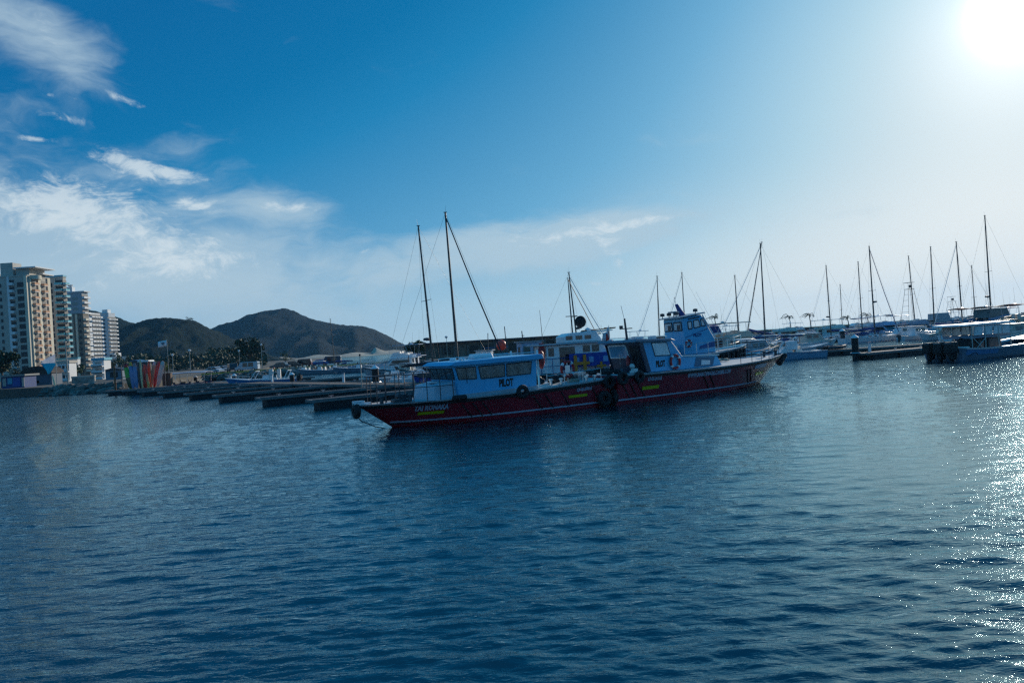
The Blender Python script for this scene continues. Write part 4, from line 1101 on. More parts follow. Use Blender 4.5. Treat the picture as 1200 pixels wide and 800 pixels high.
def tower(label, cpx, Y, lpx, rpx, top_py, wall, front, side, rz=0.0, fh=3.0, extra=None, z0=1.0, cat='apartment block', group='apartment towers along the beach'):
    """corner (nearest) at pixel column cpx and distance Y; front faces the camera (-Y), side faces the sun (+X)"""
    c = at(cpx, 400, Y); zt = at(cpx, top_py, Y).z
    wf = abs(at(lpx, 400, Y).x - c.x)
    ratio = ray(rpx, 400).x; ws = c.x / ratio - Y
    t = thing('apartment_tower', label, cat, (c.x, Y, 0), rz, group)
    b = MB(); b.box((-wf / 2, ws / 2, (zt + z0) / 2 - 1), (wf, ws, zt - z0 + 2)); b.build('wall', wall, t)
    nf = int((zt - z0 - 1.5) / fh)
    def face(cols, wd, tr, rot):
        for u, w_, kind, m in cols:
            px = u * wd
            if kind in ('fin',):
                b = MB()
                if rot: b.box((.25, px, (zt + z0) / 2 - .2), (.5, w_, zt - z0 + .6))
                else: b.box((px - wd, -.25, (zt + z0) / 2 - .2), (w_, .5, zt - z0 + .6))
                b.build('column', m, t); continue
            for k in range(nf):
                z = z0 + 2.2 + k * fh
                me = balcony_mesh(w_, m) if kind == 'balc' else win_mesh(w_, 1.5 if kind == 'win' else 2.1, m)
                o = link('balcony' if kind == 'balc' else 'window', me, t)
                o.location = (0.0, px, z) if rot else (px - wd, 0.0, z)
                o.rotation_euler = (0, 0, R(90) if rot else 0)
                if kind == 'balc':
                    d = link('balcony_door_shade', win_mesh(w_ * .96, 2.5, DARKO), t); d.location = (0.0, px, z + .95) if rot else (px - wd, 0.0, z + .95); d.rotation_euler = o.rotation_euler  # near-black plate paints door and recess shade behind the balcony
    face(front, wf, None, False); face(side, ws, None, True)
    b = MB(); b.box((-wf / 2, ws / 2, zt + .25), (wf + .3, ws + .3, .5)); b.build('parapet', wall, t)
    if extra: extra(t, wf, ws, zt)
    return t
def ex1(t, wf, ws, zt):
    b = MB(); b.box((-9.8, 5, zt + 3.4), (5.4, 6, 6.0)); b.build('lift_house', GREYW, t)
    b = MB(); b.box((-3.2, ws * .5, zt + 2.0), (5.6, ws * .7, 3.2)); b.build('penthouse', GREYW, t)
    b = MB(); b.box((-1.4, ws * .5, zt + 3.85), (9.6, ws * .9, .5)); b.build('roof_slab', WHITEW, t)
    b = MB(); b.box((-.5, ws * .8, zt + 1.6), (4.5, ws * .5, .5)); b.build('sun_deck', WHITEW, t)
    b = MB(); b.lathe([(.1, 0), (2.6, .2), (2.6, 1.9), (2.3, 2.0), (.1, 2.0)], (.4, ws * .3, zt - 1.4), 16); b.build('round_balcony', CREAMW, t, smooth=True)
    b = MB(); b.tube([(-wf + 3, 5, zt + 6.4), (-wf + 3, 5, zt + 11)], .10, 4); b.build('aerial', DKGREY, t)
tower('tallest cream apartment tower with terracotta balconies behind the flag', 36, 330, -22, 62, 323, GREYW,
      [(.30, 1.1, 'win', DARKO), (.62, .9, 'fin', WHITEW), (.69, 2.0, 'balc', WHITEW), (.86, 2.8, 'door', DARKO), (.97, 1.3, 'fin', CREAMW), (.45, 1.0, 'win', DARKO)],
      [(.10, 1.0, 'fin', CREAMW), (.28, 3.2, 'balc', TERRA), (.49, 1.8, 'fin', CREAMW), (.52, .7, 'win', DARKO), (.70, 2.8, 'balc', TERRA), (.93, 2.0, 'fin', CREAMW)], extra=ex1)
def ex2(t, wf, ws, zt):
    b = MB(); b.box((-wf / 2, ws / 2, zt + .9), (wf + .6, ws + .6, .8)); b.build('roof_band', TEALP, t)
    b = MB(); b.box((-wf * .1, ws * .3, 7.4), (wf * 1.3, ws, 4.2)); b.build('podium', WHITEW, t); b = MB(); b.box((-wf * .1, ws * .3, 9.8), (wf * 1.35, ws * 1.02, .8)); b.build('podium_roof_band', TEALP, t)
tower('grey apartment tower with turquoise glass balconies and turquoise roofline', 78, 366, 56, 81.5, 325, GREYW,
      [(.25, 3.0, 'door', DARKO), (.80, 3.4, 'balc', TEALG), (.58, .6, 'fin', GREYW)], [(.5, 3.2, 'balc', TEALG)], extra=ex2)
def ex3(t, wf, ws, zt):
    b = MB(); b.box((-wf * .75, ws * .5, zt + 2), (wf * .35, ws * .5, 4)); b.build('lift_house', WHITEW, t)
    b = MB(); b.box((-wf * .2, ws * .5, zt + .9), (wf * .7, ws * 1.1, .5)); b.build('roof_slab', WHITEW, t)
    b = MB(); b.lathe([(.1, 0), (1.3, .5), (1.5, 1.2)], (-wf * .68, 2, zt + 4), 10); b.build('satellite_dish', WHITEW, t)
tower('grey tower with small teal windows and stepped white balconies', 99, 440, 77, 106, 343, mat('blue_grey_render', (.30, .37, .42), .8, var=.1, vscale=.2),
      [(.30, 1.8, 'win', TEALWIN), (.62, 3.2, 'win', TEALWIN)], [(.25, 3.4, 'balc', WHITEW), (.75, 3.4, 'balc', WHITEW)], extra=ex3)
tower('olive brown apartment block with pale vertical strips between two white towers', 99, 405, 79, 105, 368, BROWNW,
      [(.12, 1.0, 'fin', CREAMW), (.38, 1.2, 'fin', mat('pale_olive_render', (.36, .34, .26), .8)), (.62, 1.0, 'fin', CREAMW), (.25, 1.2, 'win', DARKO), (.80, 1.3, 'win', DARKO)],
      [(.35, 3.4, 'balc', CREAMW), (.8, 3.0, 'balc', WHITEW)])
tower('white apartment block with dense rows of white balconies in the middle of the skyline', 108, 560, 97, 119, 367, WHITEW,
      [(.3, 3, 'balc', WHITEW), (.75, 3, 'balc', WHITEW)], [(.15, 5, 'balc', WHITEW), (.42, 5, 'balc', WHITEW), (.7, 5, 'balc', WHITEW), (.92, 4, 'balc', WHITEW)])
def ex5(t, wf, ws, zt):
    b = MB(); b.box((-wf * .4, ws * .4, zt + 1.6), (wf * .5, ws * .5, 3.2)); b.build('lift_house', WHITEW, t)
    for k in range(5):
        b = MB(); b.box((2.5 + k * 3.2, ws * .4, (16 - 3 * k) / 2), (3.1, ws * .8, 16 - 3 * k)); b.build('stepped_terrace', WHITEW, t)
        for j in range(5 - k):
            o = link('balcony', balcony_mesh(2.6, WHITEW), t); o.location = (2.5 + k * 3.2, ws * .4 - ws * .4, 3 + 3 * j)
            d = link('balcony_door_shade', win_mesh(2.0, 1.6, DARKO), t); d.location = (2.5 + k * 3.2, 0, 4 + 3 * j)
tower('white tower with curved balconies at the right end of the skyline before the hills', 129, 600, 116, 136.5, 367, mat('bluish_white_render', (.50, .56, .60), .8, var=.06, vscale=.2),
      [(.25, 1.6, 'win', DARKO), (.55, 1.6, 'win', DARKO)], [(.12, 6, 'balc', WHITEW), (.36, 6, 'balc', WHITEW), (.62, 6, 'balc', WHITEW), (.88, 5, 'balc', WHITEW)], extra=ex5)
tower('sliver of pale tower cut by the left edge of the photo', 3, 420, -20, 4.5, 317, WHITEW, [(.6, 2, 'win', DARKO)], [(.5, 2, 'balc', CREAMW)])

# low buildings
def shed(name, label, cat, px0, px1, Y, z0, zh, depth, wall, roofm, roof='flat', openings=(), group=None, over=.4):
    a, c = at(px0, 430, Y), at(px1, 430, Y); wd = c.x - a.x
    t = thing(name, label, cat, ((a.x + c.x) / 2, Y, z0), 0, group)
    b = MB(); b.box((0, depth / 2, zh / 2), (wd, depth, zh)); b.build('wall', wall, t)
    b = MB()
    if roof == 'flat': b.box((0, depth / 2, zh + .15), (wd + 2 * over, depth + 2 * over, .3))
    elif roof == 'arch':
        n = 12; pts = [(wd * .54 * math.cos(math.pi * i / n), zh + 1.5 * math.sin(math.pi * i / n)) for i in range(n + 1)]
        b.prism(pts, -over, depth + over)
    elif roof == 'gable': b.prism([(-wd / 2 - over, zh), (wd / 2 + over, zh), (0, zh + wd * .14)], -over, depth + over)
    b.build('roof', roofm, t)
    for u, zc, w_, h, m, nm in openings:
        b = MB(); b.box(((u - .5) * wd, -.03, zc), (w_, .10, h)); b.build(nm, m, t)
    return t
ROOFD = mat('dark_brown_roof', (.055, .042, .035), .85, var=.25, vscale=.5, stretch=(1, 6, 1))
BLUEW = mat('blue_painted_wall', (.02, .06, .20), .7, var=.2)
SLATE = mat('slate_blue_wall', (.10, .14, .19), .7, var=.25, vscale=.4)
shed('quay_kiosk', 'dark blue quay kiosk with flat roof and white side door at the left edge', 'kiosk', 1, 27.5, 138, 1.15, 2.1, 3.5, BLUEW, mat('pale_roof_sheet', (.25, .26, .25), .7), 'flat',
     [(.12, 1.15, .6, 1.4, GREYW, 'door'), (.38, 1.3, .9, 1.1, TEALP, 'window'), (.65, 1.1, 1.4, 1.7, mat('royal_blue_panel', (.02, .07, .32), .6), 'panel'), (.95, 1.0, .4, 1.6, GREYW, 'post_box')])
shed('boat_hangar', 'long low hangar with dark arched roof and slate blue wall behind the kiosk', 'hangar', 25, 60, 152, 1.15, 2.3, 3.5, SLATE, ROOFD, 'arch',
     [(.32, 1.3, .9, 1.3, TEALWIN, 'window'), (.42, 1.25, 1.0, 1.4, TEALWIN, 'window'), (.44, .7, 1.6, .5, TERRA, 'counter'), (.7, 1.2, 2.4, 1.5, mat('steel_blue_panel', (.07, .11, .17), .6), 'panel')])
def house2(label, px0, px1, Y, tpy, wall, band, cols=3, floors=2, group='low waterfront houses below the towers', shut=DARKO):
    a, c = at(px0, 430, Y), at(px1, 430, Y); wd = c.x - a.x; zt = at(px0, tpy, Y).z
    t = thing('waterfront_house', label, 'house', ((a.x + c.x) / 2, Y, 1.0), 0, group)
    zt -= 1; b = MB(); b.box((0, 1.6, zt / 2), (wd, 3.2, zt)); b.build('wall', wall, t)
    b = MB(); b.box((0, 1.6, zt + .3), (wd + .5, 3.7, .6)); b.build('roof', band, t)
    for f in range(floors):
        z = zt * (f + .5) / floors
        b = MB(); b.box((0, -.5, z - zt / floors * .42), (wd, 1.0, .25)); b.box((0, -.96, z - zt / floors * .25), (wd, .08, .7)); b.build('balcony', WHITEW, t)
        for k in range(cols):
            o = link('window', win_mesh(wd / cols * .62, zt / floors * .5, shut), t); o.location = ((k + .5 - cols / 2) * wd / cols, 0, z)
    return t
house2('two storey white waterfront house with long balconies right of the flagpole', 67.5, 81, 190, 426, WHITEW, GREYW, 3, 2)
house2('narrow white house with teal roof edge and pink shutters', 109, 122, 185, 422.5, WHITEW, TEALP, 1, 3, shut=mat('pink_shutter', (.50, .36, .30), .7))
house2('low white villa with long terrace behind the standing kayaks', 140, 153, 420, 419, WHITEW, WHITEW, 4, 2)
shed('grey_roof_house', 'low grey house with dark pitched roof left of the kayaks', 'house', 123, 143, 165, 1.15, 2.1, 6, mat('pale_blue_wall', (.17, .23, .29), .8), DKGREY, 'gable', [(.5, 1.1, 1.6, 1.1, DARKO, 'window')])
shed('graffiti_wall', 'low painted wall with white and orange patches by the rocks', 'wall', 83, 110, 140, 1.15, 1.1, .4, mat('patchy_painted_wall', (.30, .28, .25), .85, var=.5, vscale=.8, stain=(.35, .15, .09)), GREYW, 'flat', [], over=.05)
shed('blue_canopy_hut', 'hut with blue hipped awning behind the blue kayaks', 'hut', 155, 164, 150, 1.15, 3.6, 1.6, SLATE, mat('blue_awning', (.08, .20, .36), .7), 'gable', [(.5, 1.2, 1.0, 1.9, DARKO, 'door')])
shed('white_awning_bar', 'small bar with flat white awning roof behind the red kayaks', 'bar', 165, 173, 149, 1.15, 3.3, 1.6, DKGREY, CLEANW, 'flat', [(.5, 1.4, 1.4, 1.0, DARKO, 'counter')])

# quay wall and rocks at the waterline
def strip(name, pts, z, wd, m, label=None, cat=None, kind=None):
    b = MB()
    for (x0, y0), (x1, y1) in zip(pts, pts[1:]):
        L = math.hypot(x1 - x0, y1 - y0); b.box(((x0 + x1) / 2, (y0 + y1) / 2, z / 2 - .3), (L, wd, z + .6), math.atan2(y1 - y0, x1 - x0))
    o = b.build(name, m); return tag(o, label, cat, None, kind)
strip('quay_wall', [(-130, 130.5), (-99, 130.3), (-83.0, 123.6), (-72.5, 118.6)], 1.32, .8, mat('brown_quay_wall', (.13, .09, .07), .9, var=.25, vscale=.6, stain=(.06, .05, .04)), kind='structure')
def rocks(name, pts, n, rmin, rmax, wd, z, m, kind='stuff'):
    b = MB()
    for i in range(n):
        u = random.random() * (len(pts) - 1); k = int(u); f = u - k
        x = pts[k][0] * (1 - f) + pts[k + 1][0] * f; y = pts[k][1] * (1 - f) + pts[k + 1][1] * f
        w_ = random.uniform(-wd, wd)
        b.blob((x + random.uniform(-wd, wd) * .3, y + w_, z * (w_ + wd) / (2 * wd) + random.uniform(-.1, .2)), random.uniform(rmin, rmax), 6, 4, .35, (1, 1, random.uniform(.5, .9)))
    return tag(b.build(name, m), None, None, None, kind)
ROCK = mat('harbour_rock', (.17, .155, .135), .9, var=.6, vscale=.7, bump=.4, bscale=3, stain=(.35, .31, .24))
rocks('riprap', [(-72.5, 118.2), (-66, 115.6), (-59, 114.2)], 240, .25, .75, 1.3, 1.1, ROCK)
rocks('mole_rocks', [(-60, 147.2), (-45, 152), (-28, 157), (-10, 162), (24, 175)], 420, .3, .8, 1.2, 1.0, ROCK)
rocks('breakwater_rocks', [(24, 178), (70, 240), (160, 330), (330, 380), (520, 400)], 700, .8, 2.2, 4, 1.2, mat('dark_breakwater_rock', (.09, .09, .09), .9, var=.3, vscale=.3))

# ------------------------------------------------------------------ vegetation
LEAF = mat('tree_leaves', (.055, .085, .022), .7, var=.5, vscale=1.2)
LEAFD = mat('dark_tree_leaves', (.028, .050, .018), .7, var=.5, vscale=1.2)
BARK = mat('bark', (.10, .075, .05), .9, var=.3)
PALMG = mat('palm_fronds', (.035, .055, .018), .7, var=.4, vscale=2)
def leafy(label, loc, h, rad, m, nleaf=900, group=None, name='broadleaf_tree', cat='tree', trunk=True, flat=.8):
    t = thing(name, label, cat, loc, 0, group)
    b = MB(); b.tube([(0, 0, -.3), (.1, 0, h * .35), (-.1, .1, h * .6)], rad * .09, 6, rad * .04)
    for k in range(5):
        a = k * 1.3; b.tube([(0, 0, h * .35), (rad * .6 * math.cos(a), rad * .6 * math.sin(a), h * .7)], rad * .035, 5, rad * .015)
    b.build('trunk', BARK, t)
    cl = [(random.gauss(0, rad * .45), random.gauss(0, rad * .45), h * .65 + random.gauss(0, h * .14), rad * random.uniform(.25, .5)) for _ in range(12)]
    b = MB(); s_ = rad * .085
    for i in range(nleaf):
        c = random.choice(cl); d = Vector((random.gauss(0, 1), random.gauss(0, 1), random.gauss(0, .8))).normalized() * c[3] * random.random() ** .35
        p = Vector(c[:3]) + d; u = Vector((random.gauss(0, 1), random.gauss(0, 1), random.gauss(0, 1))).normalized() * s_ * random.uniform(.6, 1.4)
        v = u.cross(Vector((random.gauss(0, 1), random.gauss(0, 1), random.gauss(0, 1)))).normalized() * s_ * random.uniform(.5, 1)
        b.add([p - u, p - v, p + u, p + v], [(0, 1, 2, 3)])
    b.build('crown', m, t, fix=False)
    return t
def palm(label, loc, h, lean=(0, 0), fr=2.6, group='palm trees', n=10, wind=(-.75, 0), name='palm_tree'):
    t = thing(name, label, 'palm tree', loc, 0, group)
    top = Vector((lean[0], lean[1], h)); b = MB(); b.tube([(0, 0, -.4), (lean[0] * .3, lean[1] * .3, h * .5), top], .22, 7, .14); b.build('trunk', BARK, t, smooth=True)
    b = MB()
    for k in range(n):
        a = 2 * math.pi * k / n + random.uniform(-.35, .35); up = random.uniform(.1, 1.7); fr_ = fr; fr = fr_ * random.uniform(.7, 1.2)
        d = Vector((math.cos(a), math.sin(a), 0)); prev = top
        pts = []
        for i in range(9):
            u = i / 8; pts.append(top + d * fr * u * (1 - .15 * up) + Vector((wind[0] * u * u * fr * .5, 0, fr * (up * u - (.35 + up * .9) * u * u))))
        for i in range(8):
            s_ = (pts[i + 1] - pts[i]).normalized(); sd_ = s_.cross(Vector((0, 0, 1))).normalized(); w_ = fr * .20 * (math.sin(math.pi * (i + .7) / 9) ** .6)
            for sg in (-1, 1):
                q = pts[i] + sd_ * sg * w_ + s_ * w_ * .5 - Vector((0, 0, w_ * .5))
                b.add([pts[i], pts[i].lerp(pts[i + 1], .75), q], [(0, 1, 2)])
        b.tube(pts, .03, 3); fr = fr_
    b.build('crown', PALMG, t, fix=False)
    return t
q = on(2, 452, 1.15)
leafy('tall leafy tree behind the quay kiosk at the left edge', (at(2, 440, 146).x, 146, 1.1), 8.0, 2.9, LEAFD, 2600)
leafy('round green tree between the white house and the brown block', (at(87, 440, 205).x, 205, 1.1), 4.5, 2.8, LEAF, 1200, flat=.6)
leafy('olive bushy tree right of the narrow white house', (at(127, 440, 195).x, 195, 1.1), 4.8, 2.2, LEAFD, 900)
leafy('small scrubby tree in front of the tower with white columns', (at(18, 440, 170).x, 170, 1.1), 4.2, 1.8, LEAFD, 700)
leafy('yellowish bush above the dock cabinet', (at(196, 440, 150).x, 150, 1.1), 3.0, .9, mat('yellow_green_leaves', (.16, .16, .02), .7, var=.4), 500)
leafy('dark tree at the left end of the long harbour building', (at(487, 420, 172).x, 172, 1.1), 5.0, 2.4, LEAF, 1500)
leafy('dark rounded tree beside the parked white cars', (at(292, 420, 240).x, 240, 1.1), 8.5, 5.0, LEAFD, 1400)
leafy('small tree behind the dark parked car', (at(335, 430, 190).x, 190, 1.1), 4.0, 1.2, LEAF, 400)
# band of trees under the near hill: nobody could count it
b = MB()
for i in range(9000):
    u = random.random(); px = 138 + 175 * u; Y = random.uniform(300, 420)
    hmax = (6.5 + 5 * mnoise.noise(Vector((px * .09, Y * .01, 2)))) * (1 if px < 270 else .6)
    x = ray(px, 430).x * Y; z = 1.2 + random.random() ** .7 * hmax
    r_ = random.uniform(.3, .8); uu = Vector((random.gauss(0, 1), random.gauss(0, 1), random.gauss(0, 1))).normalized() * r_; vv = uu.cross(Vector((random.gauss(0, 1), random.gauss(0, 1), random.gauss(0, 1)))).normalized() * r_
    p = Vector((x, Y, z)); b.add([p - uu, p - vv, p + uu, p + vv], [(0, 1, 2, 3)])
tag(b.build('treeline', mat('treeline_leaves', (.022, .045, .016), .7, var=.5, vscale=.3), fix=False), kind='stuff')
# lone tree standing on the ridge of the near hill
leafy('lone umbrella shaped tree on the crest of the near hill', (at(222, 376, 900).x, 900, at(222, 377, 900).z - 4), 10.0, 5.0, LEAFD, 300)

# ------------------------------------------------------------------ parked cars and lamp posts
TYRE = mat('car_tyre', (.015, .015, .015), .8)
def car(label, px, py, Y, L=4.4, h=1.5, colr=WHITE, rz=0.0, kind='sedan', z0=1.15):
    p = at(px, py, Y); t = thing('parked_car' if kind != 'van' else 'parked_van', label, 'car' if kind != 'van' else 'van', (p.x, Y, z0), rz, 'vehicles parked on the harbour mole')
    w_ = 1.75
    if kind == 'sedan': prof = [(-L / 2, .35), (-L / 2, .80), (-L * .36, .92), (-L * .24, h), (L * .12, h), (L * .28, .95), (L / 2, .78), (L / 2, .35)]
    elif kind == 'van': prof = [(-L / 2, .35), (-L / 2, h - .1), (-L * .46, h), (L * .24, h), (L * .36, 1.05), (L / 2, .9), (L / 2, .35)]
    else: prof = [(-L / 2, .45), (-L / 2, 1.0), (-L * .46, h - .05), (L * .14, h), (L * .26, 1.08), (L / 2, .95), (L / 2, .45)]
    b = MB(); b.prism(prof, -w_ / 2, w_ / 2); b.build('body', colr, t, bevel=.06)
    for sd_ in (-1, 1):
        y0, y1 = (w_ / 2, w_ / 2 + .015) if sd_ > 0 else (-w_ / 2 - .015, -w_ / 2)
        for x0, x1 in ((-L * .32, -L * .08), (-L * .06, L * .16)):
            b = MB(); b.prism([(x0, .95), (x1, .95), (x1 - .06, h - .14), (x0 + .08, h - .14)], y0, y1); b.build('window', DGLASS, t)
    b = MB(); b.box((-L * .5 - .01 if kind == 'van' else -L * .31, 0, h * .78), (.04, w_ * .8, .35), ry=0 if kind == 'van' else .5); b.build('rear_window', DGLASS, t)
    for x in (-L * .31, L * .31):
        for y in (-w_ / 2 + .05, w_ / 2 - .05):
            b = MB(); b.lathe([(.05, -.1), (.32, -.1), (.32, .1), (.05, .1)], (x, y, .32), 14, 'Y'); wh = b.build('wheel', TYRE, t)
            b = MB(); b.lathe([(.02, -.11), (.18, -.11), (.18, .11), (.02, .11)], (x, y, .32), 10, 'Y'); b.build('rim', STEEL, wh)
    for y in (-w_ * .36, w_ * .36):
        b = MB(); b.box((L / 2, y, .72), (.06, .28, .14)); b.build('headlight', CLEANW, t)
    return t
car('silver white pickup van broadside at the middle of the row', 290, 430, 168, 5.0, 2.0, mat('silver_car_paint', (.45, .50, .56), .3, coat=.5), R(180), 'van')
car('dark off-roader with white roof parked left of the silver van', 272, 430, 172, 4.2, 1.9, mat('dark_car_paint', (.03, .035, .045), .3, coat=.5), R(120), 'suv')
car('pale blue sedan nearest the awning boat', 250, 433, 160, 4.3, 1.45, mat('pale_car_paint', (.40, .48, .54), .3, coat=.5), R(160))
car('small silver hatchback between the pale sedan and the off-roader', 261, 430, 178, 3.9, 1.5, mat('grey_car_paint', (.30, .33, .36), .3, coat=.5), R(150))
car('black sedan parked beside the small tree', 341, 427, 170, 4.6, 1.5, mat('black_car_paint', (.012, .013, .018), .3, coat=.5), R(190))
car('dark grey sedan at the left of the black sedan', 329, 429, 168, 4.5, 1.45, mat('charcoal_car_paint', (.06, .07, .08), .3, coat=.5), R(170))
car('dark red off-roader right of the black sedan', 354, 425, 174, 4.3, 1.9, mat('dark_red_car_paint', (.10, .012, .014), .35, coat=.5), R(185), 'suv')
car('blue sedan parked at the right end of the mole', 374, 424, 182, 4.4, 1.45, mat('blue_car_paint', (.03, .16, .42), .3, coat=.5), R(180))
car('dark van at the right end of the mole', 388, 423, 184, 4.9, 2.1, mat('slate_car_paint', (.05, .07, .11), .4), R(180), 'van')
strip('yellow_kerb', [(-62, 152.5), (-44, 157.2), (-28, 161)], 1.42, .25, mat('yellow_kerb_paint', (.50, .36, .03), .7, var=.2), kind='structure')
b = MB(); p = at(332, 431, 165); b.lathe([(.28, 0), (.26, .04), (.05, .75), (.02, .78)], (p.x, 158.5, 1.15), 10); tag(b.build('traffic_cone', RED), 'small red cone on the mole below the charcoal sedan', 'traffic cone')
def lamp(label, px, py_top, Y, z0=1.15, name='street_lamp', cat='street lamp', r=.09, group='lamp posts on the mole'):
    p = at(px, py_top, Y); t = thing(name, label, cat, (p.x, Y, z0), 0, group); h = p.z - z0
    b = MB(); b.tube([(0, 0, -.2), (0, 0, h)], r, 7, r * .6); b.build('pole', GREYW, t, smooth=True)
    b = MB(); b.lathe([(.08, -.1), (.30, .1), (.34, .35), (.10, .5)], (0, 0, h), 10); b.build('lantern', CLEANW, t, smooth=True)
    return t
lamp('lamp post with white lantern above the awning boat', 222, 412, 165)
lamp('lamp post with white lantern right of the silver van', 306, 405, 210)
lamp('lamp post with small lantern just left of the dark rounded tree', 280, 412, 230)
lamp('white lantern post behind the dock cabinet', 202, 417, 190)
t = thing('tall_pole', 'tall bare grey pole standing on the quay right of the flag', 'pole', (at(81, 440, 132).x + .0, 131.6, 1.15), 0); b = MB(); b.tube([(0, 0, 0), (-.1, 0, 7.6)], .13, 7, .08); b.build('pole', GREYW, t); b = MB(); b.box((-.1, -.15, 7.4), (.5, .3, .15)); b.build('floodlight', GREYW, t)
# ------------------------------------------------------------------ flags
FLAGB = bpy.data.materials.new('white_and_sky_blue_flag'); FLAGB.use_nodes = True
_t = NT(FLAGB.node_tree); _p = FLAGB.node_tree.nodes['Principled BSDF']
_uv = _t.sep(_t.n('ShaderNodeTexCoord').outputs['Generated'])[2]
FLAGB.node_tree.links.new(_t.mix(_t.smooth(_uv, .56, .57), (.05, .42, .62), (.80, .80, .84)), _p.inputs['Base Color']); _p.inputs['Roughness'].default_value = .8
_tr = _t.n('ShaderNodeBsdfTranslucent'); _mx = _t.n('ShaderNodeMixShader'); _mx.inputs[0].default_value = .5
_lk = FLAGB.node_tree.links; _lk.new(_p.inputs['Base Color'].links[0].from_socket, _tr.inputs[0]); _lk.new(_p.outputs[0], _mx.inputs[1]); _lk.new(_tr.outputs[0], _mx.inputs[2]); _lk.new(_mx.outputs[0], FLAGB.node_tree.nodes['Material Output'].inputs[0])
def flagpole(label, px, py0, py1, Y, z0, flag_m, fw, fh, dirv=(-1, 0), lean=0.0, name='flag_on_pole', r=.06):
    p0 = at(px, py0, Y); p1 = at(px, py1, Y); h = p1.z - z0
    t = thing(name, label, 'flag', (p0.x, Y, z0)); b = MB(); b.tube([(0, 0, -.2), (lean, 0, h)], r, 7, r * .6); b.build('pole', GREYW, t, smooth=True)
    return t, h
t, h = flagpole('large white and sky blue flag drooping from a pole at the rocks', 67, 452, 414, 121, 1.1, None, 0, 0)
P = []
for i in range(13):
    u = i / 12; row = []
    for j in range(7):
        v = j / 6
        top = h - .1 - 1.05 * u ** 1.1; bot = h - 1.9 - (1.35 * (1 - abs(u * 2 - 1.1) ** 1.5) if u > 0 else 0) * 1.0 + (.6 * u if u > .6 else 0)
        row.append((-.06 - 2.25 * u, .16 * math.sin(u * 8 + v * 2) * u, top + (min(bot, top - .25) - top) * v))
    P.append(row)
o = sheet('flag_cloth', P, FLAGB, t); o.modifiers.new('thick', 'SOLIDIFY').thickness = .02
t, h = flagpole('white flag flying left from a thin pole at the end of the walkway', 199, 455, 397, 108, .6, None, 0, 0, r=.045)
o = flagmesh('flag_cloth', 1.2, .85, CLEANW, t, (-.05, 0, h - .15), (-1, 0), .1, droop=.12)
b = MB(); b.box((-.45, -.10, h - .55), (.10, .03, .34)); b.box((-.62, -.10, h - .62), (.10, .03, .22)); b.box((-.80, -.10, h - .5), (.12, .03, .12)); b.box((-.62, -.102, h - .42), (.34, .03, .05)); b.build('flag_emblem', mat('blue_grey_print', (.10, .14, .2), .8), o)

# ------------------------------------------------------------------ floating docks
DWOOD = mat('weathered_dock_boards', (.17, .125, .095), .85, var=.3, vscale=1.5, stretch=(8, 1, 1), stain=(.06, .05, .045))
DEDGE = mat('dock_edge_beam', (.20, .19, .185), .8, var=.25, stain=(.08, .07, .06))
DFLOAT = mat('black_dock_float', (.012, .013, .016), .7, var=.3, vscale=2, stain=(.05, .06, .05))
PALEDK = mat('pale_dock_boards', (.42, .37, .29), .85, var=.2, vscale=1.5, stain=(.15, .13, .1))
def dock(name, label, a, c, wd, deck, zt=.62, group=None, floats=3, cleats=2, th=.16, cat='dock', fgap=.35, overhang=.5):
    """floating dock from point a (free end) to c"""
    a, c = Vector(a), Vector(c); d = c - a; L = d.length; rz = math.atan2(d.y, d.x)
    t = thing(name, label, cat, (a.x, a.y, 0), rz, group)
    b = MB(); b.box((L / 2, 0, zt - th / 2), (L, wd - .2, th)); b.build('deck', deck, t)
    for sd_ in (-1, 1):
        b = MB(); b.box((L / 2, sd_ * (wd / 2 - .05), zt - th / 2 + .012), (L + .02, .12, th + .05)); b.build('edge_beam', DEDGE, t)
    fl = (L - overhang - .1) / floats
    for k in range(floats):
        b = MB(); b.box((overhang + fl * k + (fl - fgap) / 2, 0, (zt - th) / 2 - .12), (fl - fgap, wd - .12, zt - th + .22)); b.build('float', DFLOAT, t, bevel=.03)
    for k in range(cleats):
        x = L * (k + .5) / cleats; b = MB(); b.box((x, wd * .38, zt + .06), (.10, .06, .12)); b.box((x, wd * .38, zt + .13), (.34, .06, .05)); b.build('cleat', STEEL, t)
    return t
dW = Vector((-.6, .8)); W0 = Vector((-4.7, 56.3)); dF = Vector((.8, .6))
dock('main_walkway', 'long brown boarded floating walkway the finger piers branch from', W0 - dW * 12 + dF * .6, W0 + dW * 82 + dF * .6, 2.6, DWOOD, .70, floats=16, cleats=10)
ends = [(-13.2, 49.2), (-18.9, 56.4), (-25.6, 65.4), (-31.6, 73.6), (-38.0, 82.0), (-44.2, 90.2), (-50.0, 98.0)]
names = ['nearest finger pier, its dark block end beside the bow of the nearest maroon boat', 'second finger pier from the nearest, parallel to it', 'third finger pier from the nearest', 'fourth finger pier from the nearest, middle of the row',
         'third finger pier from the kayak platform', 'second finger pier from the kayak platform', 'finger pier closest to the kayak platform']
for e, nm in zip(ends, names):
    e = Vector(e); k = (W0 - e).dot(dF); dock('finger_pier', nm, e, e + dF * (k - .75), 1.25, DEDGE, .64, 'finger piers on the near side of the walkway', 2, 3)
far = [((2.0, 51.0), 11), ((-4.0, 59.0), 12), ((-11.5, 69.0), 11), ((-19, 79), 11), ((-27, 89.5), 10), ((-36, 101.5), 10)]
fn = ['far side finger pier just behind the long blue cabin', 'far side finger pier between the two big sailing yachts', 'far side finger pier by the piling with the white cone cap', 'far side finger pier left of the white cone capped piling', 'far side finger pier behind the bright blue boat', 'far side finger pier behind the awning boat']
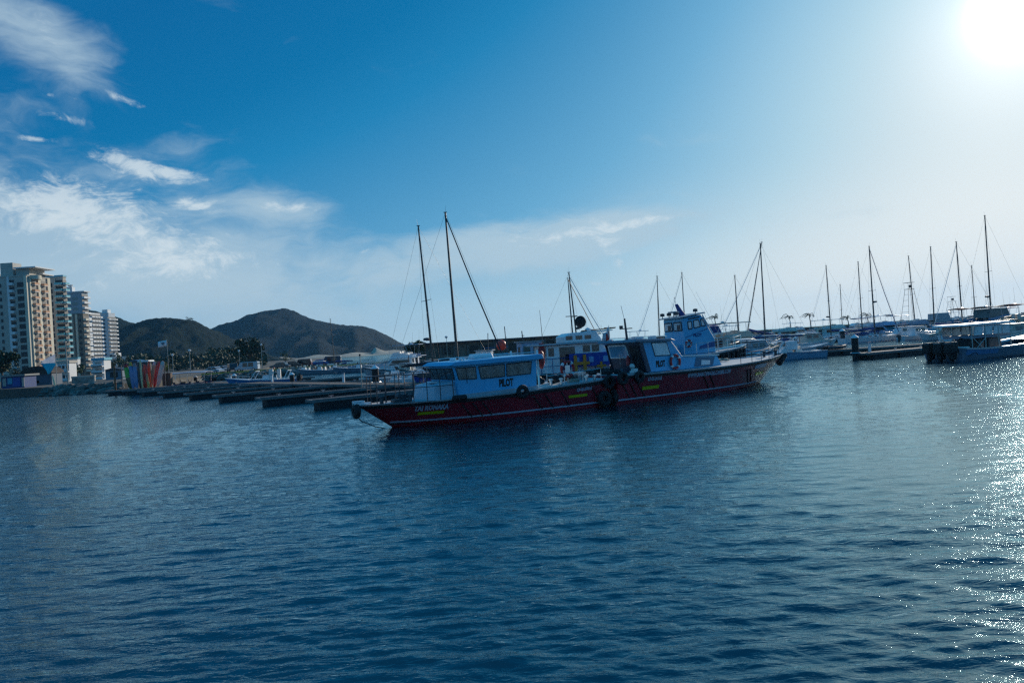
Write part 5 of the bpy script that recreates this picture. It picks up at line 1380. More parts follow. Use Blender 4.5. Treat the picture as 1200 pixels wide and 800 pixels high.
for (x, y), ln in far:
    s0 = W0 + dW * ((Vector((x, y)) - W0).dot(dW)) + dF * 2.0
    dock('finger_pier', fn.pop(0), s0 + dF * ln, s0 + dF * .05, 1.2, DEDGE, .60, 'finger piers on the far side of the walkway', 2, 2)
# kayak platform at the end of the walkway
dock('kayak_platform', 'wooden platform carrying the standing kayaks', (-54.2, 101.5), (-43.5, 104.2), 3.0, DWOOD, .62, floats=3, overhang=.8)
dock('side_platform', 'short dark platform under the brown dock cabinet', (-47.2, 107.5), (-40.0, 110.4), 2.4, DWOOD, .60, floats=2)
# right hand docks
dock('long_dock', 'pale topped floating dock running right from the small blue launch', (31.5, 83.2), (52.0, 84.0), 2.2, PALEDK, .60, floats=6, cleats=6)
dock('near_dock', 'dark floating dock in front of the pale dock, beside the black piling', (31.6, 69.6), (44.6, 76.2), 1.8, DEDGE, .60, floats=4, cleats=4)
dock('right_dock', 'pale floating dock behind the triple engine boat at the right edge', (46.0, 70.5), (66.0, 73.0), 2.2, PALEDK, .62, floats=4, cleats=2)
dock('far_dock', 'distant floating dock between the white cruisers and the long dock', (50.0, 139.0), (62.5, 141.0), 2.0, PALEDK, .60, floats=4, cleats=2)
dock('far_dock', 'distant floating dock behind the white sailing yacht at the right', (66.0, 128), (88.0, 131.0), 2.0, PALEDK, .60, floats=4, cleats=2)
dock('far_dock', 'distant floating dock left of the big masts behind the open boats', (-38, 150.5), (-10, 146.0), 2.0, DEDGE, .60, floats=5, cleats=2)

def piling(label, x, y, h, r=.30, group='black pilings with white cone caps', m=BLACK):
    t = thing('mooring_piling', label, 'piling', (x, y, 0), 0, group)
    b = MB(); b.lathe([(r, -1.5), (r, h * .5), (r * .97, h)], (0, 0, 0), 14); b.build('post', m, t, smooth=True)
    b = MB(); b.lathe([(r * 1.18, h), (r * 1.15, h + .06), (.02, h + r * 1.15)], (0, 0, 0), 14); b.build('cone_cap', CLEANW, t)
    b = MB(); b.torus((0, 0, .62), r * 1.3, .06, 'Z', 14, 6); b.build('guide_ring', STEEL, t); return t
def pil(label, px, py0, py1, Y, **k):
    p = at(px, py1, Y); piling(label, p.x, Y, p.z, **k)
pil('black cone capped piling on the walkway left of the white cabin cruisers', 439.5, 448, 432, 72.5, r=.33)
pil('slim cone capped piling in front of the bright blue boat engines', 342, 452, 439, 88, r=.26)
pil('cone capped piling at the bow of the bright blue boat', 274.5, 450, 440, 103, r=.26)
pil('short cone capped piling by the awning boat', 229, 452, 442, 112, r=.26)
pil('thick black piling at the left end of the near dock on the right', 1001.5, 418, 396, 70.3, r=.30)
pil('thinner far piling left of the white sailing yacht', 987, 402, 388, 138, r=.42)
def pedestal(label, x, y, z=.68):
    t = thing('power_pedestal', label, 'power pedestal', (x, y, z), 0, 'white service pedestals on the docks')
    b = MB(); b.box((0, 0, .4), (.22, .2, .8), top=(.85, .85)); b.build('housing', CLEANW, t, bevel=.02); b = MB(); b.box((0, 0, .86), (.26, .24, .10)); b.build('lamp_cap', GREYG, t)
pedestal('white service pedestal beside the thick black piling', 32.9, 70.9, .6)
for s_, nm in ((10, 'white service pedestal on the walkway just left of the parked bicycles'), (22, 'white service pedestal on the walkway right of the thin bare pole'), (42, 'white service pedestal on the walkway by the slim cone capped piling'), (58, 'white service pedestal on the walkway by the piling at the blue bow')):
    q = W0 + dW * s_ + dF * 1.6; pedestal(nm, q.x, q.y, .70)
p = on(424, 453, .7); t = thing('thin_pole', 'thin pale bare pole standing on the walkway', 'pole', (p.x, p.y, .7), 0); b = MB(); b.tube([(0, 0, -.1), (0, 0, 2.6)], .045, 6); b.build('pole', GREYW, t); b = MB(); b.box((0, 0, 2.6), (.14, .12, .16)); b.build('lantern', DKGREY, t)

# brown dock cabinet
p = at(196, 453, 108); t = thing('dock_cabinet', 'brown wooden dock cabinet at the foot of the white flag pole', 'cabinet', (p.x, 108.2, .62), .1)
b = MB(); b.box((0, 0, .85), (1.15, .8, 1.7)); b.build('body', mat('brown_cabinet_boards', (.13, .085, .06), .8, var=.3, stretch=(1, 1, 8)), t)
b = MB(); b.box((0, 0, 1.74), (1.3, .95, .08)); b.build('top', DKGREY, t); b = MB(); b.box((-.02, -.41, .85), (.5, .03, 1.4)); b.build('door', mat('dark_cabinet_door', (.08, .055, .04), .8), t)

# bicycle-wheeled dock cart
q = W0 + dW * 4.0 + dF * .6
t = thing('bicycle_cart', 'black dock trolley on bicycle wheels parked on the walkway', 'trolley', (q.x, q.y, .70), math.atan2(dW.y, dW.x) + math.pi + .9)
for x in (-.42, .42):
    b = MB(); b.torus((x, -.3, .33), .31, .025, 'Y', 20, 6); w_ = b.build('wheel', BLACK, t, smooth=True)
    b = MB()
    for k in range(8):
        a = math.pi * k / 8; b.tube([(x + .3 * math.cos(a), -.3, .33 + .3 * math.sin(a)), (x - .3 * math.cos(a), -.3, .33 - .3 * math.sin(a))], .005, 3)
    b.build('spokes', STEEL, w_)
b = MB(); b.box((0, -.1, .72), (1.7, .6, .3)); b.build('box', DKGREY, t); b = MB(); b.tube([(-.85, -.1, .8), (-1.2, -.1, 1.0)], .02, 5); b.build('handle', STEEL, t)

# ------------------------------------------------------------------ standing kayaks
KZ = .62
def kayak(label, xb, yb, xt, yt, wpx, col, Y=103.0, tip=None, name='kayak', cat='kayak', lower=None):
    p0 = at(xb, yb, Y); p1 = at(xt, yt, Y); p0.z = KZ
    v = p1 - p0; L = v.length; w_ = wpx / F_PX * Y / 2
    t = thing(name, label, cat, p0, 0, 'kayaks and boards standing on end'); t.rotation_euler = (0, math.atan2(v.x, v.z), 0)
    def seg(nm, u0, u1, m, par, k=1.0, n=14):
        b = MB(); rings = []; N = 10
        for i in range(n + 1):
            u = u0 + (u1 - u0) * i / n; ww = w_ * (math.sin(math.pi * min(.985, max(.02, u * .97 + .02))) ** .34) * k
            rings.append([(ww * math.cos(a), ww * .62 * math.sin(a), u * L) for a in [2 * math.pi * j / N for j in range(N)]])
        vs = [q for r in rings for q in r]
        fs = [(i * N + j, i * N + (j + 1) % N, (i + 1) * N + (j + 1) % N, (i + 1) * N + j) for i in range(n) for j in range(N)] + [tuple(range(N))[::-1], tuple(n * N + j for j in range(N))]
        b.add(vs, fs); return b.build(nm, m, par, smooth=True)
    hull = seg('hull', 0, 1, col, t)
    if tip: seg('bow_cap', .86, 1.0, tip, t, 1.06, 6)
    if lower: seg('lower_half', .02, .45, lower, t, 1.05, 8)
    return t
def km(n, c): return mat(n, c, .35, var=.12, vscale=1.0, coat=.2)
kayak('green kayak with red nose, leftmost of the standing row', 153.5, 457, 146.5, 426.5, 6.2, km('green_plastic', (.06, .42, .04)), tip=RED, lower=km('dark_green_plastic', (.015, .07, .02)))
kayak('blue kayak with yellow nose standing next to the green one', 156.5, 456.5, 152.5, 424.5, 5.6, km('blue_plastic', (.13, .24, .48)), tip=km('yellow_plastic', (.65, .40, .04)))
kayak('plain blue kayak standing between the yellow nosed one and the black board', 160.5, 456, 157.5, 425.5, 6.0, km('mid_blue_plastic', (.14, .26, .50)), tip=km('pinkish_plastic', (.30, .22, .24)))
kayak('black board standing right of the two blue kayaks', 165, 455.5, 162.5, 424, 4.4, km('black_plastic', (.012, .014, .013)), name='standing_board', cat='board')
kayak('narrow pale yellow edged board standing beside the black board', 167, 455.5, 164, 420, 2.6, km('pale_yellow_plastic', (.55, .55, .30)), name='standing_board', cat='board', Y=102.4)
kayak('wide dark red kayak standing in the middle of the row', 170.5, 455, 169.5, 427, 6.8, km('dark_red_plastic', (.42, .03, .02)), Y=103.2)
kayak('orange red kayak with bright nose behind the dark red one', 174.5, 453, 174.5, 423, 4.8, km('orange_red_plastic', (.80, .11, .04)), Y=104)
kayak('short orange paddle board in front of the dark red kayak', 174.5, 455, 172, 437.5, 3.2, km('orange_plastic', (.75, .25, .10)), name='paddle_board', cat='paddle board', Y=101.8, lower=km('golden_plastic', (.6, .4, .12)))
kayak('khaki kayak leaning right between the orange red and bright red kayaks', 176.5, 450, 181, 423.5, 5.0, km('khaki_plastic', (.42, .35, .22)), tip=km('pale_grey_plastic', (.5, .5, .48)), Y=104.5)
kayak('bright red kayak leaning right, second from the right end of the row', 180.5, 450, 186, 423.5, 4.8, km('bright_red_plastic', (.78, .03, .03)), Y=104.2)
kayak('faded pink kayak leaning right at the right end of the row', 184.5, 450, 191, 423, 6.0, km('faded_pink_plastic', (.80, .50, .44)), tip=km('pale_grey_plastic', (.5, .5, .48)), Y=104)
t = thing('kayak_rack', 'dark steel rack holding the standing kayaks upright', 'rack', (at(168, 440, 105.4).x, 105.4, .62), .05)
for x in (-2.9, 0, 2.9):
    b = MB(); b.tube([(x, 0, -.1), (x, 0, 3.4)], .06, 6); b.build('post', DKGREY, t)
b = MB(); b.tube([(-2.9, 0, 3.35), (2.9, 0, 3.35)], .06, 6); b.build('top_rail', DKGREY, t)
b = MB(); b.tube([(-2.9, 0, 1.6), (2.9, 0, 1.6)], .05, 6); b.build('lower_rail', DKGREY, t)
p = at(148, 455, 104); t = thing('tall_post', 'dark wooden post left of the green kayak', 'post', (-52.9, 101.9, .5), 0); b = MB(); b.tube([(0, 0, 0), (0, 0, 3.4)], .13, 7); b.build('post', WOOD, t)
p = at(63.5, 447, 119)
kayak('white and yellow board leaning on the rocks left of the flag pole', 65.5, 449, 61.5, 440, 2.6, km('cream_plastic', (.75, .72, .45)), name='leaning_board', cat='board', Y=119.5)

# ------------------------------------------------------------------ long harbour building behind the big masts
BW = mat('brown_grey_breakwater_wall', (.20, .165, .13), .9, var=.3, vscale=.3, stretch=(1, 1, 4), stain=(.10, .09, .08))
a0, a1 = at(490, 404, 176), at(700, 391, 196)
t = thing('harbour_building', 'long low brown harbour building behind the two big masts', 'building', (a0.x, 176, 1.0), math.atan2(20, a1.x - a0.x))
L = math.hypot(a1.x - a0.x, 20); zz = a0.z - 1.0
b = MB(); b.box((L / 2, 3, zz / 2), (L, 6, zz)); b.build('wall', BW, t)
b = MB(); b.box((L / 2, 2.6, zz + .14), (L + .6, 8, .30)); b.build('roof', mat('slate_roof_edge', (.045, .05, .07), .8), t)
for k in range(14):
    b = MB(); b.box((L * (k + .5) / 14, -.2, zz / 2), (.35, .45, zz)); b.build('pilaster', mat('grey_pilaster', (.16, .15, .14), .85), t)
for k in (1, 3, 4, 6, 8, 9, 11, 12):
    b = MB(); b.box((L * (k + 1) / 14, -.05, zz * .5), (L / 14 * .6, .14, zz * .5)); b.build('opening', DARKO, t)
for k in (4, 5):
    b = MB(); b.box((L * (k + 1.0) / 14, -1.0, zz * .52), (2.6, 1.6, .10)); b.build('blue_awning', mat('bright_blue_awning', (.04, .25, .60), .6), t)
t = thing('awning_shelter', 'small flat roofed shelter left of the dark tree by the harbour building', 'shelter', (at(480, 410, 170).x, 170, 1.1), .1)
b = MB(); b.box((0, 0, 3.1), (4.2, 3, .16)); b.build('roof', DKGREY, t)
for x in (-1.8, 1.8):
    for y in (-1.2, 1.2):
        b = MB(); b.tube([(x, y, 0), (x, y, 3.05)], .08, 6); b.build('post', DKGREY, t)
for px, fl in ((522, 1),):
    lamp('double armed lamp post rising above the harbour building roof', 523, 396, 172, r=.07)
# palms beyond the marina
for px, py, Y, nm in ((926, 370, 330, 'palm tree furthest left of the four behind the white cruisers, ragged crown'), (949.5, 368, 300, 'palm tree bent by the wind, tallest of the four behind the cruisers'), (994, 371, 320, 'palm tree between the masts behind the larger white cruiser'), (1017, 368, 330, 'palm tree beside the tall mast right of the larger cruiser'), (838.5, 370, 300, 'palm tree alone right of the raked blue wheelhouse')):
    p = at(px, py, Y); palm(nm, (p.x, Y, 2.6), p.z - 3.0, (-.5, 0), 3.3, group='palm trees beyond the marina')
tag(landmesh('far_spit', [(60, 285), (95, 290), (150, 330), (330, 372), (520, 392), (520, 420), (140, 380), (60, 320)], 2.7, mat('dark_spit_ground', (.06, .06, .055), .9, var=.3, vscale=.05), 4), kind='structure')
# ------------------------------------------------------------------ boats of the marina
def mast_boat(label, top, foot, Y, rz, L=11.0, **k):
    """sailing yacht whose mast head and mast line stand where the photo shows them, at distance Y"""
    T, B_ = at(top[0], top[1], Y), at(foot[0], foot[1], Y)
    sl = (T.x - B_.x) / (T.z - B_.z); x0 = B_.x - sl * (B_.z - .2)
    mx = L * .56; tx, ty = sl * math.cos(-rz), sl * math.sin(-rz)
    loc = (x0 - mx * math.cos(rz), Y - mx * math.sin(rz), 0)
    return sailboat(label, L, T.z / math.cos(math.atan(sl)) - .75 * 0, loc, rz, heel=-ty * .999, trim=math.atan(tx), **k)
SLIP = math.atan2(.6, .8)
mast_boat('sailing yacht with the left of the two tall dark masts behind the nearest maroon boat', (490, 262), (505, 402), 74, SLIP + math.pi * .98, 12.5, cover=DKBLUE, mr=.12, radar=.30, spreaders=1)
mast_boat('sailing yacht with the tallest mast in the centre and a furled jib slanting right', (522, 251), (534.5, 402), 70, R(8), 11.0, cover=mat('black_sail_cover', (.02, .025, .04), .8), mr=.13, spreaders=1, furled=0.075)
mast_boat('sailing yacht with a lone mast in front of the far hill', (387, 373), (391.5, 418), 172, R(200), 9.0, cover=DKBLUE, mr=.09)
mast_boat('yacht with mast and grey ball shape above the white tug, behind the lifebuoy', (667, 323), (674.5, 385), 84, R(20), 10.5, radar=.42, mr=.10, cover=CLEANW, furled=0.045)
mast_boat('sailing yacht with left of the two short masts behind the raked wheelhouse', (770, 325), (772, 375), 112, R(160), 9.5, mr=.09, furled=0.04)
mast_boat('sailing yacht with right of the two short masts behind the raked wheelhouse', (799, 320), (802, 372), 116, R(165), 9.5, mr=.09, cover=TEALC, furled=0.04)
mast_boat('sailing yacht with mast just left of the beige flybridge cruiser', (861, 323), (864, 368), 118, R(172), 9.5, mr=.10, cover=DKBLUE)
mast_boat('sailing yacht whose tall mast rises behind the beige flybridge roof', (891, 286), (895.5, 370), 112, R(160), 11.5, mr=.12, spreaders=2)
mast_boat('sailing yacht with mast and radar bracket left of the larger white cruiser', (968, 311), (972.5, 372), 150, R(175), 11.0, radar=.33, mr=.13, furled=0.02)
mast_boat('distant sailing yacht with short thin mast between two taller ones', (984.5, 334), (986.5, 372), 170, R(182), 9.0, mr=.09)
mast_boat('sailing yacht with mast directly left of the tall mast and slanting stay', (1005.5, 307), (1009.5, 370), 142, R(185), 10.0, mr=.11, cover=DKBLUE)
mast_boat('white hulled sailing yacht broadside at the right with tall mast and slanting furled jib', (1018.5, 289), (1024.5, 378), 126, R(12), 11.0, mr=.13, radar=.42, cover=DKBLUE, furled=0.06)
mast_boat('sailing yacht with mast beside the ladder like fishing tower', (1064.5, 299), (1071, 365), 138, R(178), 10.5, mr=.11)
mast_boat('sailing yacht with straight mast between the fishing tower and the paired stays', (1090.5, 290), (1094.5, 372), 134, R(182), 10.5, mr=.12)
mast_boat('sailing yacht with mast behind the triple engine boat cabin', (1120.5, 283), (1127.5, 372), 122, R(168), 11.0, mr=.12, spreaders=1, furled=0.045)
mast_boat('sailing yacht with the short thin mast above the maroon awning', (1138.5, 311), (1141.5, 350), 140, R(180), 9.0, mr=.09)
mast_boat('sailing yacht with the highest mast at the far right', (1154, 253), (1161, 362), 118, R(176), 12.0, mr=.13, spreaders=1, radar=.33, cover=DKBLUE)
mast_boat('sailing yacht with a thin leaning mast left of the beige cruiser mast', (892, 293), (880, 368), 124, R(170), 10.0, mr=.08, furled=0.05)

def boat_at(px, py, Y=None, z=0.0):
    p = on(px, py, 0) if Y is None else at(px, py, Y); return (p.x, p.y, z)
# --- centre: white tug with blue banner
def tug():
    a = Vector((1, .25)).normalized(); st = Vector((3, 57)) - a * 4.2
    t = thing('work_boat', 'white work boat with blue name banner and orange letter frame behind the lifebuoy', 'work boat', (st.x, st.y, 0), math.atan2(a.y, a.x))
    L = 10.0; H = Hull(L, 4.2, 1.2, 1.1, 1.6, .6, 1.2, .9, .42, 2.2, .12); H.body('hull', NAVY, t); H.deck('deck', DECKP, t); H.rub('rub_rail', BLACK, t, .08, .93)
    X = lambda s_: s_ + 4.2
    b = MB(); b.prism([(X(-1.0), 1.1), (X(-1.0), 3.1), (X(3.3), 3.1), (X(3.75), 2.3), (X(3.8), 1.1)], -1.6, 1.6); cab = b.build('cabin', WHITE, t, bevel=.03)
    b = MB(); b.box((X(1.2), 0, 3.17), (5.6, 3.7, .12)); b.build('cabin_roof', GREYG, t, bevel=.03)
    b = MB(); b.prism([(X(.6), 3.23), (X(.6), 3.7), (X(1.1), 3.95), (X(3.1), 3.98), (X(3.5), 3.3), (X(3.5), 3.23)], -1.1, 1.1); up = b.build('upper_cabin', WHITE, t, bevel=.04)
    for s_, w_, z0, z1 in ((-.65, .42, 2.35, 2.95), (.35, .75, 1.3, 2.95), (.95, .40, 2.4, 2.95), (2.05, .55, 2.5, 3.0), (2.75, .55, 2.5, 3.0)):
        b = MB(); b.box((X(s_), -1.61, (z0 + z1) / 2), (w_, .03, z1 - z0)); b.build('door' if z0 < 2 else 'window', DGLASS, cab)
    for s_ in (.95, 1.7, 2.4):
        b = MB(); b.box((X(s_), -1.11, 3.58), (.5, .03, .28)); b.build('window', DGLASS, up)
    b = MB(); b.box((X(2.4), -2.05, 1.95), (3.7, .04, .95)); ban = b.build('banner', mat('royal_blue_banner', (.015, .06, .36), .7), t)
    for k in range(3):
        b = MB(); b.box((X(1.1 + k * 1.1), -2.08, 1.95), (.35, .02, .4)); b.build('banner_emblem', mat('pale_blue_print', (.25, .42, .68), .7), ban)
    OR = mat('orange_yellow_letter', (.80, .25, .02), .6)
    b = MB(); b.box((X(.95), -2.2, 1.75), (.22, .10, 1.15)); b.box((X(1.65), -2.2, 1.75), (.22, .098, 1.15)); b.box((X(1.4), -2.2, 1.72), (1.25, .09, .22)); b.build('orange_letter', OR, t)
    b = MB(); b.box((X(2.9), -2.2, 1.4), (.16, .1, .7)); b.box((X(2.9), -2.2, 1.45), (.7, .09, .16)); b.build('orange_bracket', OR, t)
    lifebuoy(t, (X(4.25), -1.75, 1.7), 'Y', .42); 
    H.rail('deck_rail', DKBLUE, t, 1.0, L - 1.5, 1.1, .025, .12, 9)
    b = MB(); b.tube([(X(1.6), 0, 3.9), (X(1.5), 0, 8.1)], .06, 6, .03); b.tube([(X(1.15), 0, 5.2), (X(2.05), 0, 5.2)], .03, 4); b.tube([(X(1.5), 0, 8.0), (X(3.4), 0, 4.0)], .03, 4); b.build('mast', ALU, t)
    b = MB(); b.blob((X(2.25), -.1, 4.75), .45, 12, 8, .02, (1, .35, 1)); b.build('day_shape', BLACK, t, smooth=True)
    b = MB(); b.tube([(X(2.3), 0, 4.05), (X(5.1), .3, 4.15)], .04, 5); b.box((X(4.7), .3, 4.17), (.9, .2, .08)); b.build('boom', WOOD, t)
    b = MB(); b.lathe([(.03, 0), (.25, .03), (.25, .2), (.03, .3)], (X(2.9), .2, 3.98), 12); b.build('radar_dome', WHITE, t)
    b = MB()
    for i in range(7): b.blob((X(-1.8 - .25 * i), random.uniform(-.8, .8), 1.35), random.uniform(.2, .4), 7, 5, .25)
    b.build('net_heap', BLACK, t, smooth=True)
    b = MB(); b.blob((X(-1.35), -1.5, 2.6), .36, 9, 7, .15, (.8, .6, 2.0)); b.build('life_raft_bag', RED, t, smooth=True)
    whp = MB(); whip(whp, (X(-.6), .5, 3.2), 2.6, (-.1, 0), .03); whp.build('antenna', DKGREY, t)
tug()

# --- fishing boats in front of the harbour building
def fishing(label, px, py, Y, L, rz, hullm, housem, hx=.35, hl=.22, hh=1.6, colr=None, mast=2.5, flag=None, group='fishing boats below the harbour building'):
    p = at(px, py, Y); t = thing('fishing_boat', label, 'fishing boat', (p.x - L / 2 * math.cos(rz), Y - L / 2 * math.sin(rz), 0), rz, group)
    H = Hull(L, L * .32, .9, .8, 1.4, .4, L * .09, .85, .42, 2.2, .12); H.body('hull', hullm, t); H.deck('deck', DECKP, t); H.rub('rub_rail', BLACK, t, .05, .95)
    z = H.sheer(L * hx)
    b = MB(); b.prism([(L * hx, z - .1), (L * hx, z + hh), (L * (hx + hl), z + hh * 1.02), (L * (hx + hl) + .35, z + hh * .5), (L * (hx + hl) + .4, z - .1)], -L * .10, L * .10); c = b.build('wheelhouse', housem, t, bevel=.03)
    b = MB(); b.box((L * (hx + hl / 2), 0, z + hh + .08), (L * hl + .5, L * .23, .1)); b.build('wheelhouse_roof', GREYG, t)
    for sd_ in (-1, 1):
        for k in (0, 1):
            b = MB(); b.box((L * (hx + hl * (.25 + .5 * k)), sd_ * (L * .10 + .005), z + hh * .72), (L * hl * .34, .03, hh * .3)); b.build('window', DGLASS, c)
    b = MB(); b.box((L * hx - .01, 0, z + hh * .45), (.03, L * .08, hh * .8)); b.build('door', DARKO, c)
    if mast:
        b = MB(); b.tube([(L * (hx + .05), 0, z + hh), (L * (hx + .05) - .1, 0, z + hh + mast)], .05, 6); b.tube([(L * (hx + .05), -.5, z + hh + mast * .6), (L * (hx + .05), .5, z + hh + mast * .6)], .03, 4); b.build('mast', DKGREY, t)
    H.rail('deck_rail', STEEL, t, .6, L * .9, .8, .02, .1, 6)
    b = MB()
    for i in range(8): b.blob((L * random.uniform(.05, .28), random.uniform(-.7, .7), .95), random.uniform(.15, .38), 6, 4, .3)
    b.build('gear_heap', BLACK, t, smooth=True)
    if flag:
        b = MB(); b.tube([(.3, 0, .9), (.1, 0, 2.9)], .03, 4); b.build('flag_staff', STEEL, t); flagmesh('flag_cloth', .8, .9, flag, t, (.1, 0, 2.85), (.3, .95), .15, droop=.5)
    return t
FR = mat('red_and_white_flag', (.5, .04, .06), .8)
fishing('blue white fishing boat with tall square wheelhouse and dark doorway beside the tug', 617, 410, 78, 9.5, R(15), NAVY, mat('pale_blue_house_paint', (.34, .44, .60), .5), .42, .22, 2.7, mast=1.2, flag=FR)
fishing('small fishing boat with pale wheelhouse right of the tallest mast', 568, 412, 96, 9, R(170), DKGREY, WHITE, .4, .2, 2.0, mast=2.2)
fishing('low dark fishing boat with rusty mast between the two pale wheelhouses', 594, 412, 88, 8, R(10), mat('rusty_hull', (.10, .04, .03), .8, var=.4), mat('brown_house_paint', (.14, .08, .06), .7), .45, .18, 1.5, mast=3.2)
b = MB(); p = at(587.5, 404.5, 90); b.blob((0, 0, 0), .62, 14, 9, .01); o = b.build('mooring_buoy', mat('bright_red_buoy', (.85, .06, .03), .4), smooth=True); o.location = (p.x, 90, p.z); tag(o, 'bright orange red ball buoy hanging above the blue cabin roof', 'buoy')
fishing('royal blue hulled work boat moored behind the black dock trolley', 531, 440, 66, 8.0, SLIP + math.pi, mat('royal_blue_hull', (.02, .08, .38), .4), WHITE, .5, .16, 1.1, mast=0, group='boats on the far side of the walkway')
fishing('grey and teal launch with white deckhouse under the left tall mast', 515, 425, 88, 9.5, R(185), mat('teal_grey_hull', (.16, .30, .34), .5), CLEANW, .4, .25, 1.2, mast=1.5, group='boats on the far side of the walkway')

# --- left: boats on the walkway's far side
p = at(223, 449, 111)
t = thing('awning_boat', 'open tour boat with flat pale awning at the end of the walkway', 'tour boat', (p.x - 3.2, 111, 0), R(-4))
H = Hull(6.6, 2.3, .75, .7, .9, .35, .5, .95, .45, 2.6, .1); H.body('hull', DKBLUE, t); H.deck('deck', DWOOD, t)
P = [[(.2 + 6.0 * i / 8, 1.25 * (-1 + 2 * j / 6), 2.18 + .12 * (1 - ((j - 3) / 3) ** 2) - .04 * math.sin(i)) for j in range(7)] for i in range(9)]
o = sheet('awning', P, mat('pale_awning_cloth', (.52, .54, .60), .8), t); o.modifiers.new('thick', 'SOLIDIFY').thickness = .05
b = MB()
for x in (.5, 2.3, 4.1, 5.9):
    for y in (-1.05, 1.05): b.tube([(x, y, .7), (x + .1, y * 1.05, 2.2)], .03, 5)
b.build('awning_frame', STEEL, t)
for k in range(4):
    b = MB(); b.box((1.2 + k * 1.2, 0, .85), (.3, 1.4, .25)); b.box((1.05 + k * 1.2, 0, 1.1), (.08, 1.4, .3)); b.build('seat_row', DKGREY, t)
t, H = console_boat('bright blue centre console boat with white seats at the walkway, broadside', 9.0, (at(347, 448, 97).x, 97.6, 0), R(183), BLUEH, 2, False, engm=BLACK, group='boats on the far side of the walkway', arch=True, heightk=1.12)
b = MB(); b.tube([(5.6, 1.0, 1.0), (4.9, .9, 2.0), (4.9, -.9, 2.0), (5.6, -1.0, 1.0)], .045, 5); b.build('top_frame', CLEANW, t)
b = MB(); b.box((3.1, .4, 1.5), (.5, .5, 1.3)); b.box((2.3, -.3, 1.5), (.4, .5, 1.2)); b.build('seat_tower', SEAT, t, bevel=.05)
t = thing('wooden_skiff', 'orange brown wooden skiff with pale teal bow at the walkway', 'skiff', (at(257, 449, 106).x - 1.6, 105.5, 0), R(5))
H = Hull(4.8, 1.6, .8, .65, .95, .3, .5, .8, .42, 2.2, .2); H.body('hull', mat('orange_brown_wood', (.28, .10, .04), .6, var=.3), t); H.deck('floor', DWOOD, t, .1, 4.2, -.3, .1, k=.6); H.band('bow_patch', mat('pale_teal_paint', (.20, .50, .52), .5), t, .1, .95, 3.2, 4.7, rel=True); H.band('gunwale', DKGREY, t, .95, 1.03, rel=True, off=.02, th=.08)
W = [('white open boat with raised grey engine moored left of the mole rocks', 352, 436, 152, 8.0, R(172), GREYG), ('grey open boat with white centre console under the black sedan', 371, 436, 146, 7.5, R(175), mat('slate_hull', (.20, .27, .33), .4)),
     ('pale grey hulled launch nearest the lone mast', 396, 434, 150, 7.0, R(5), LTBLUE), ('blue grey long launch left of the thin walkway pole', 416, 432, 142, 9.0, R(176), mat('blue_grey_hull', (.16, .24, .32), .4))]
for lb, px, py, Y, L, rz, hm in W: console_boat(lb, L, (at(px, py, Y).x - L / 2 * math.cos(rz), Y, 0), rz, hm, 1, px in (371,), group='open boats moored beyond the walkway', clutter=False)
console_boat('white launch with two pale outboards moored left of the cone capped piling', 7.0, (at(432, 447, 79).x + .3, 79, 0), SLIP + .1, WHITE, 2, False, engm=GREYG, group='boats on the far side of the walkway', bowrail=False)
console_boat('grey rigid inflatable with white cover behind the nearest finger pier', 6.5, (at(462, 446, 74).x, 76.0, 0), SLIP, mat('pale_grey_tube', (.45, .50, .54), .5), 1, False, engm=WHITE, group='boats on the far side of the walkway', bowrail=False)
console_boat('blue launch with white stern cover behind the bow rail of the nearest maroon boat', 7.5, (at(482, 446, 69).x, 71.0, 0), SLIP + .05, mat('cobalt_hull', (.04, .16, .42), .35), 1, False, engm=CLEANW, group='boats on the far side of the walkway')
flybridge('white flybridge cruiser with raked blue tinted windows left of the dark tree', 11.5, (at(468, 430, 118).x + 5.2, 118, 0), R(172), WHITE, mat('pale_lilac_gelcoat', (.45, .50, .62), .4), 'hard', group='boats on the far side of the walkway')
flybridge('small grey cabin cruiser moored in front of the white flybridge cruiser', 8.5, (at(465, 438, 96).x + 4, 96, 0), R(176), GREYG, WHITE, None, group='boats on the far side of the walkway')
fishing('cluttered grey net boat moored right of the small grey cabin cruiser', 487, 432, 92, 8.5, R(172), GREYG, CREAM, .55, .14, 1.0, mast=1.0, group='boats on the far side of the walkway')

# --- centre right
flybridge('beige flybridge sport fisher with wide dark roof above the pale blue launch', 13.0, (at(893, 405, 96).x - 8.6, 92.5, 0), R(24), CREAM, CREAM, 'hard', group='motor yachts behind the second maroon boat', riggers=7.5)
flybridge('white flybridge cruiser with blue covers right of the raked blue wheelhouse', 11.0, (at(846, 400, 108).x - 6, 106, 0), R(18), WHITE, WHITE, 'bimini', DKBLUE, group='motor yachts behind the second maroon boat', enclosed=True)
flybridge('blue canvassed cruiser between the tug and the dark wheelhouse', 10.0, (at(717, 398, 92).x - 5, 92, 0), R(10), WHITE, mat('mid_blue_house', (.12, .30, .50), .5), 'bimini', TEALC, group='motor yachts behind the second maroon boat')
flybridge('white cruiser whose roof shows above the dark wheelhouse', 10.0, (at(752, 394, 112).x - 5, 112, 0), R(12), WHITE, WHITE, None, group='motor yachts behind the second maroon boat')
flybridge('distant white cruiser seen through the stays left of the beige sport fisher', 10.0, (at(866, 392, 150).x - 5, 150, 0), R(8), WHITE, WHITE, 'hard', group='motor yachts behind the second maroon boat')
t, H = console_boat('small pale blue launch moored left of the pale topped dock', 9.0, (at(966, 417, 79.5).x, 79.8, 0), R(181), LTBLUE, 1, False, engm=BLACK, group='open boats with outboard motors', heightk=1.05, zb=1.6)
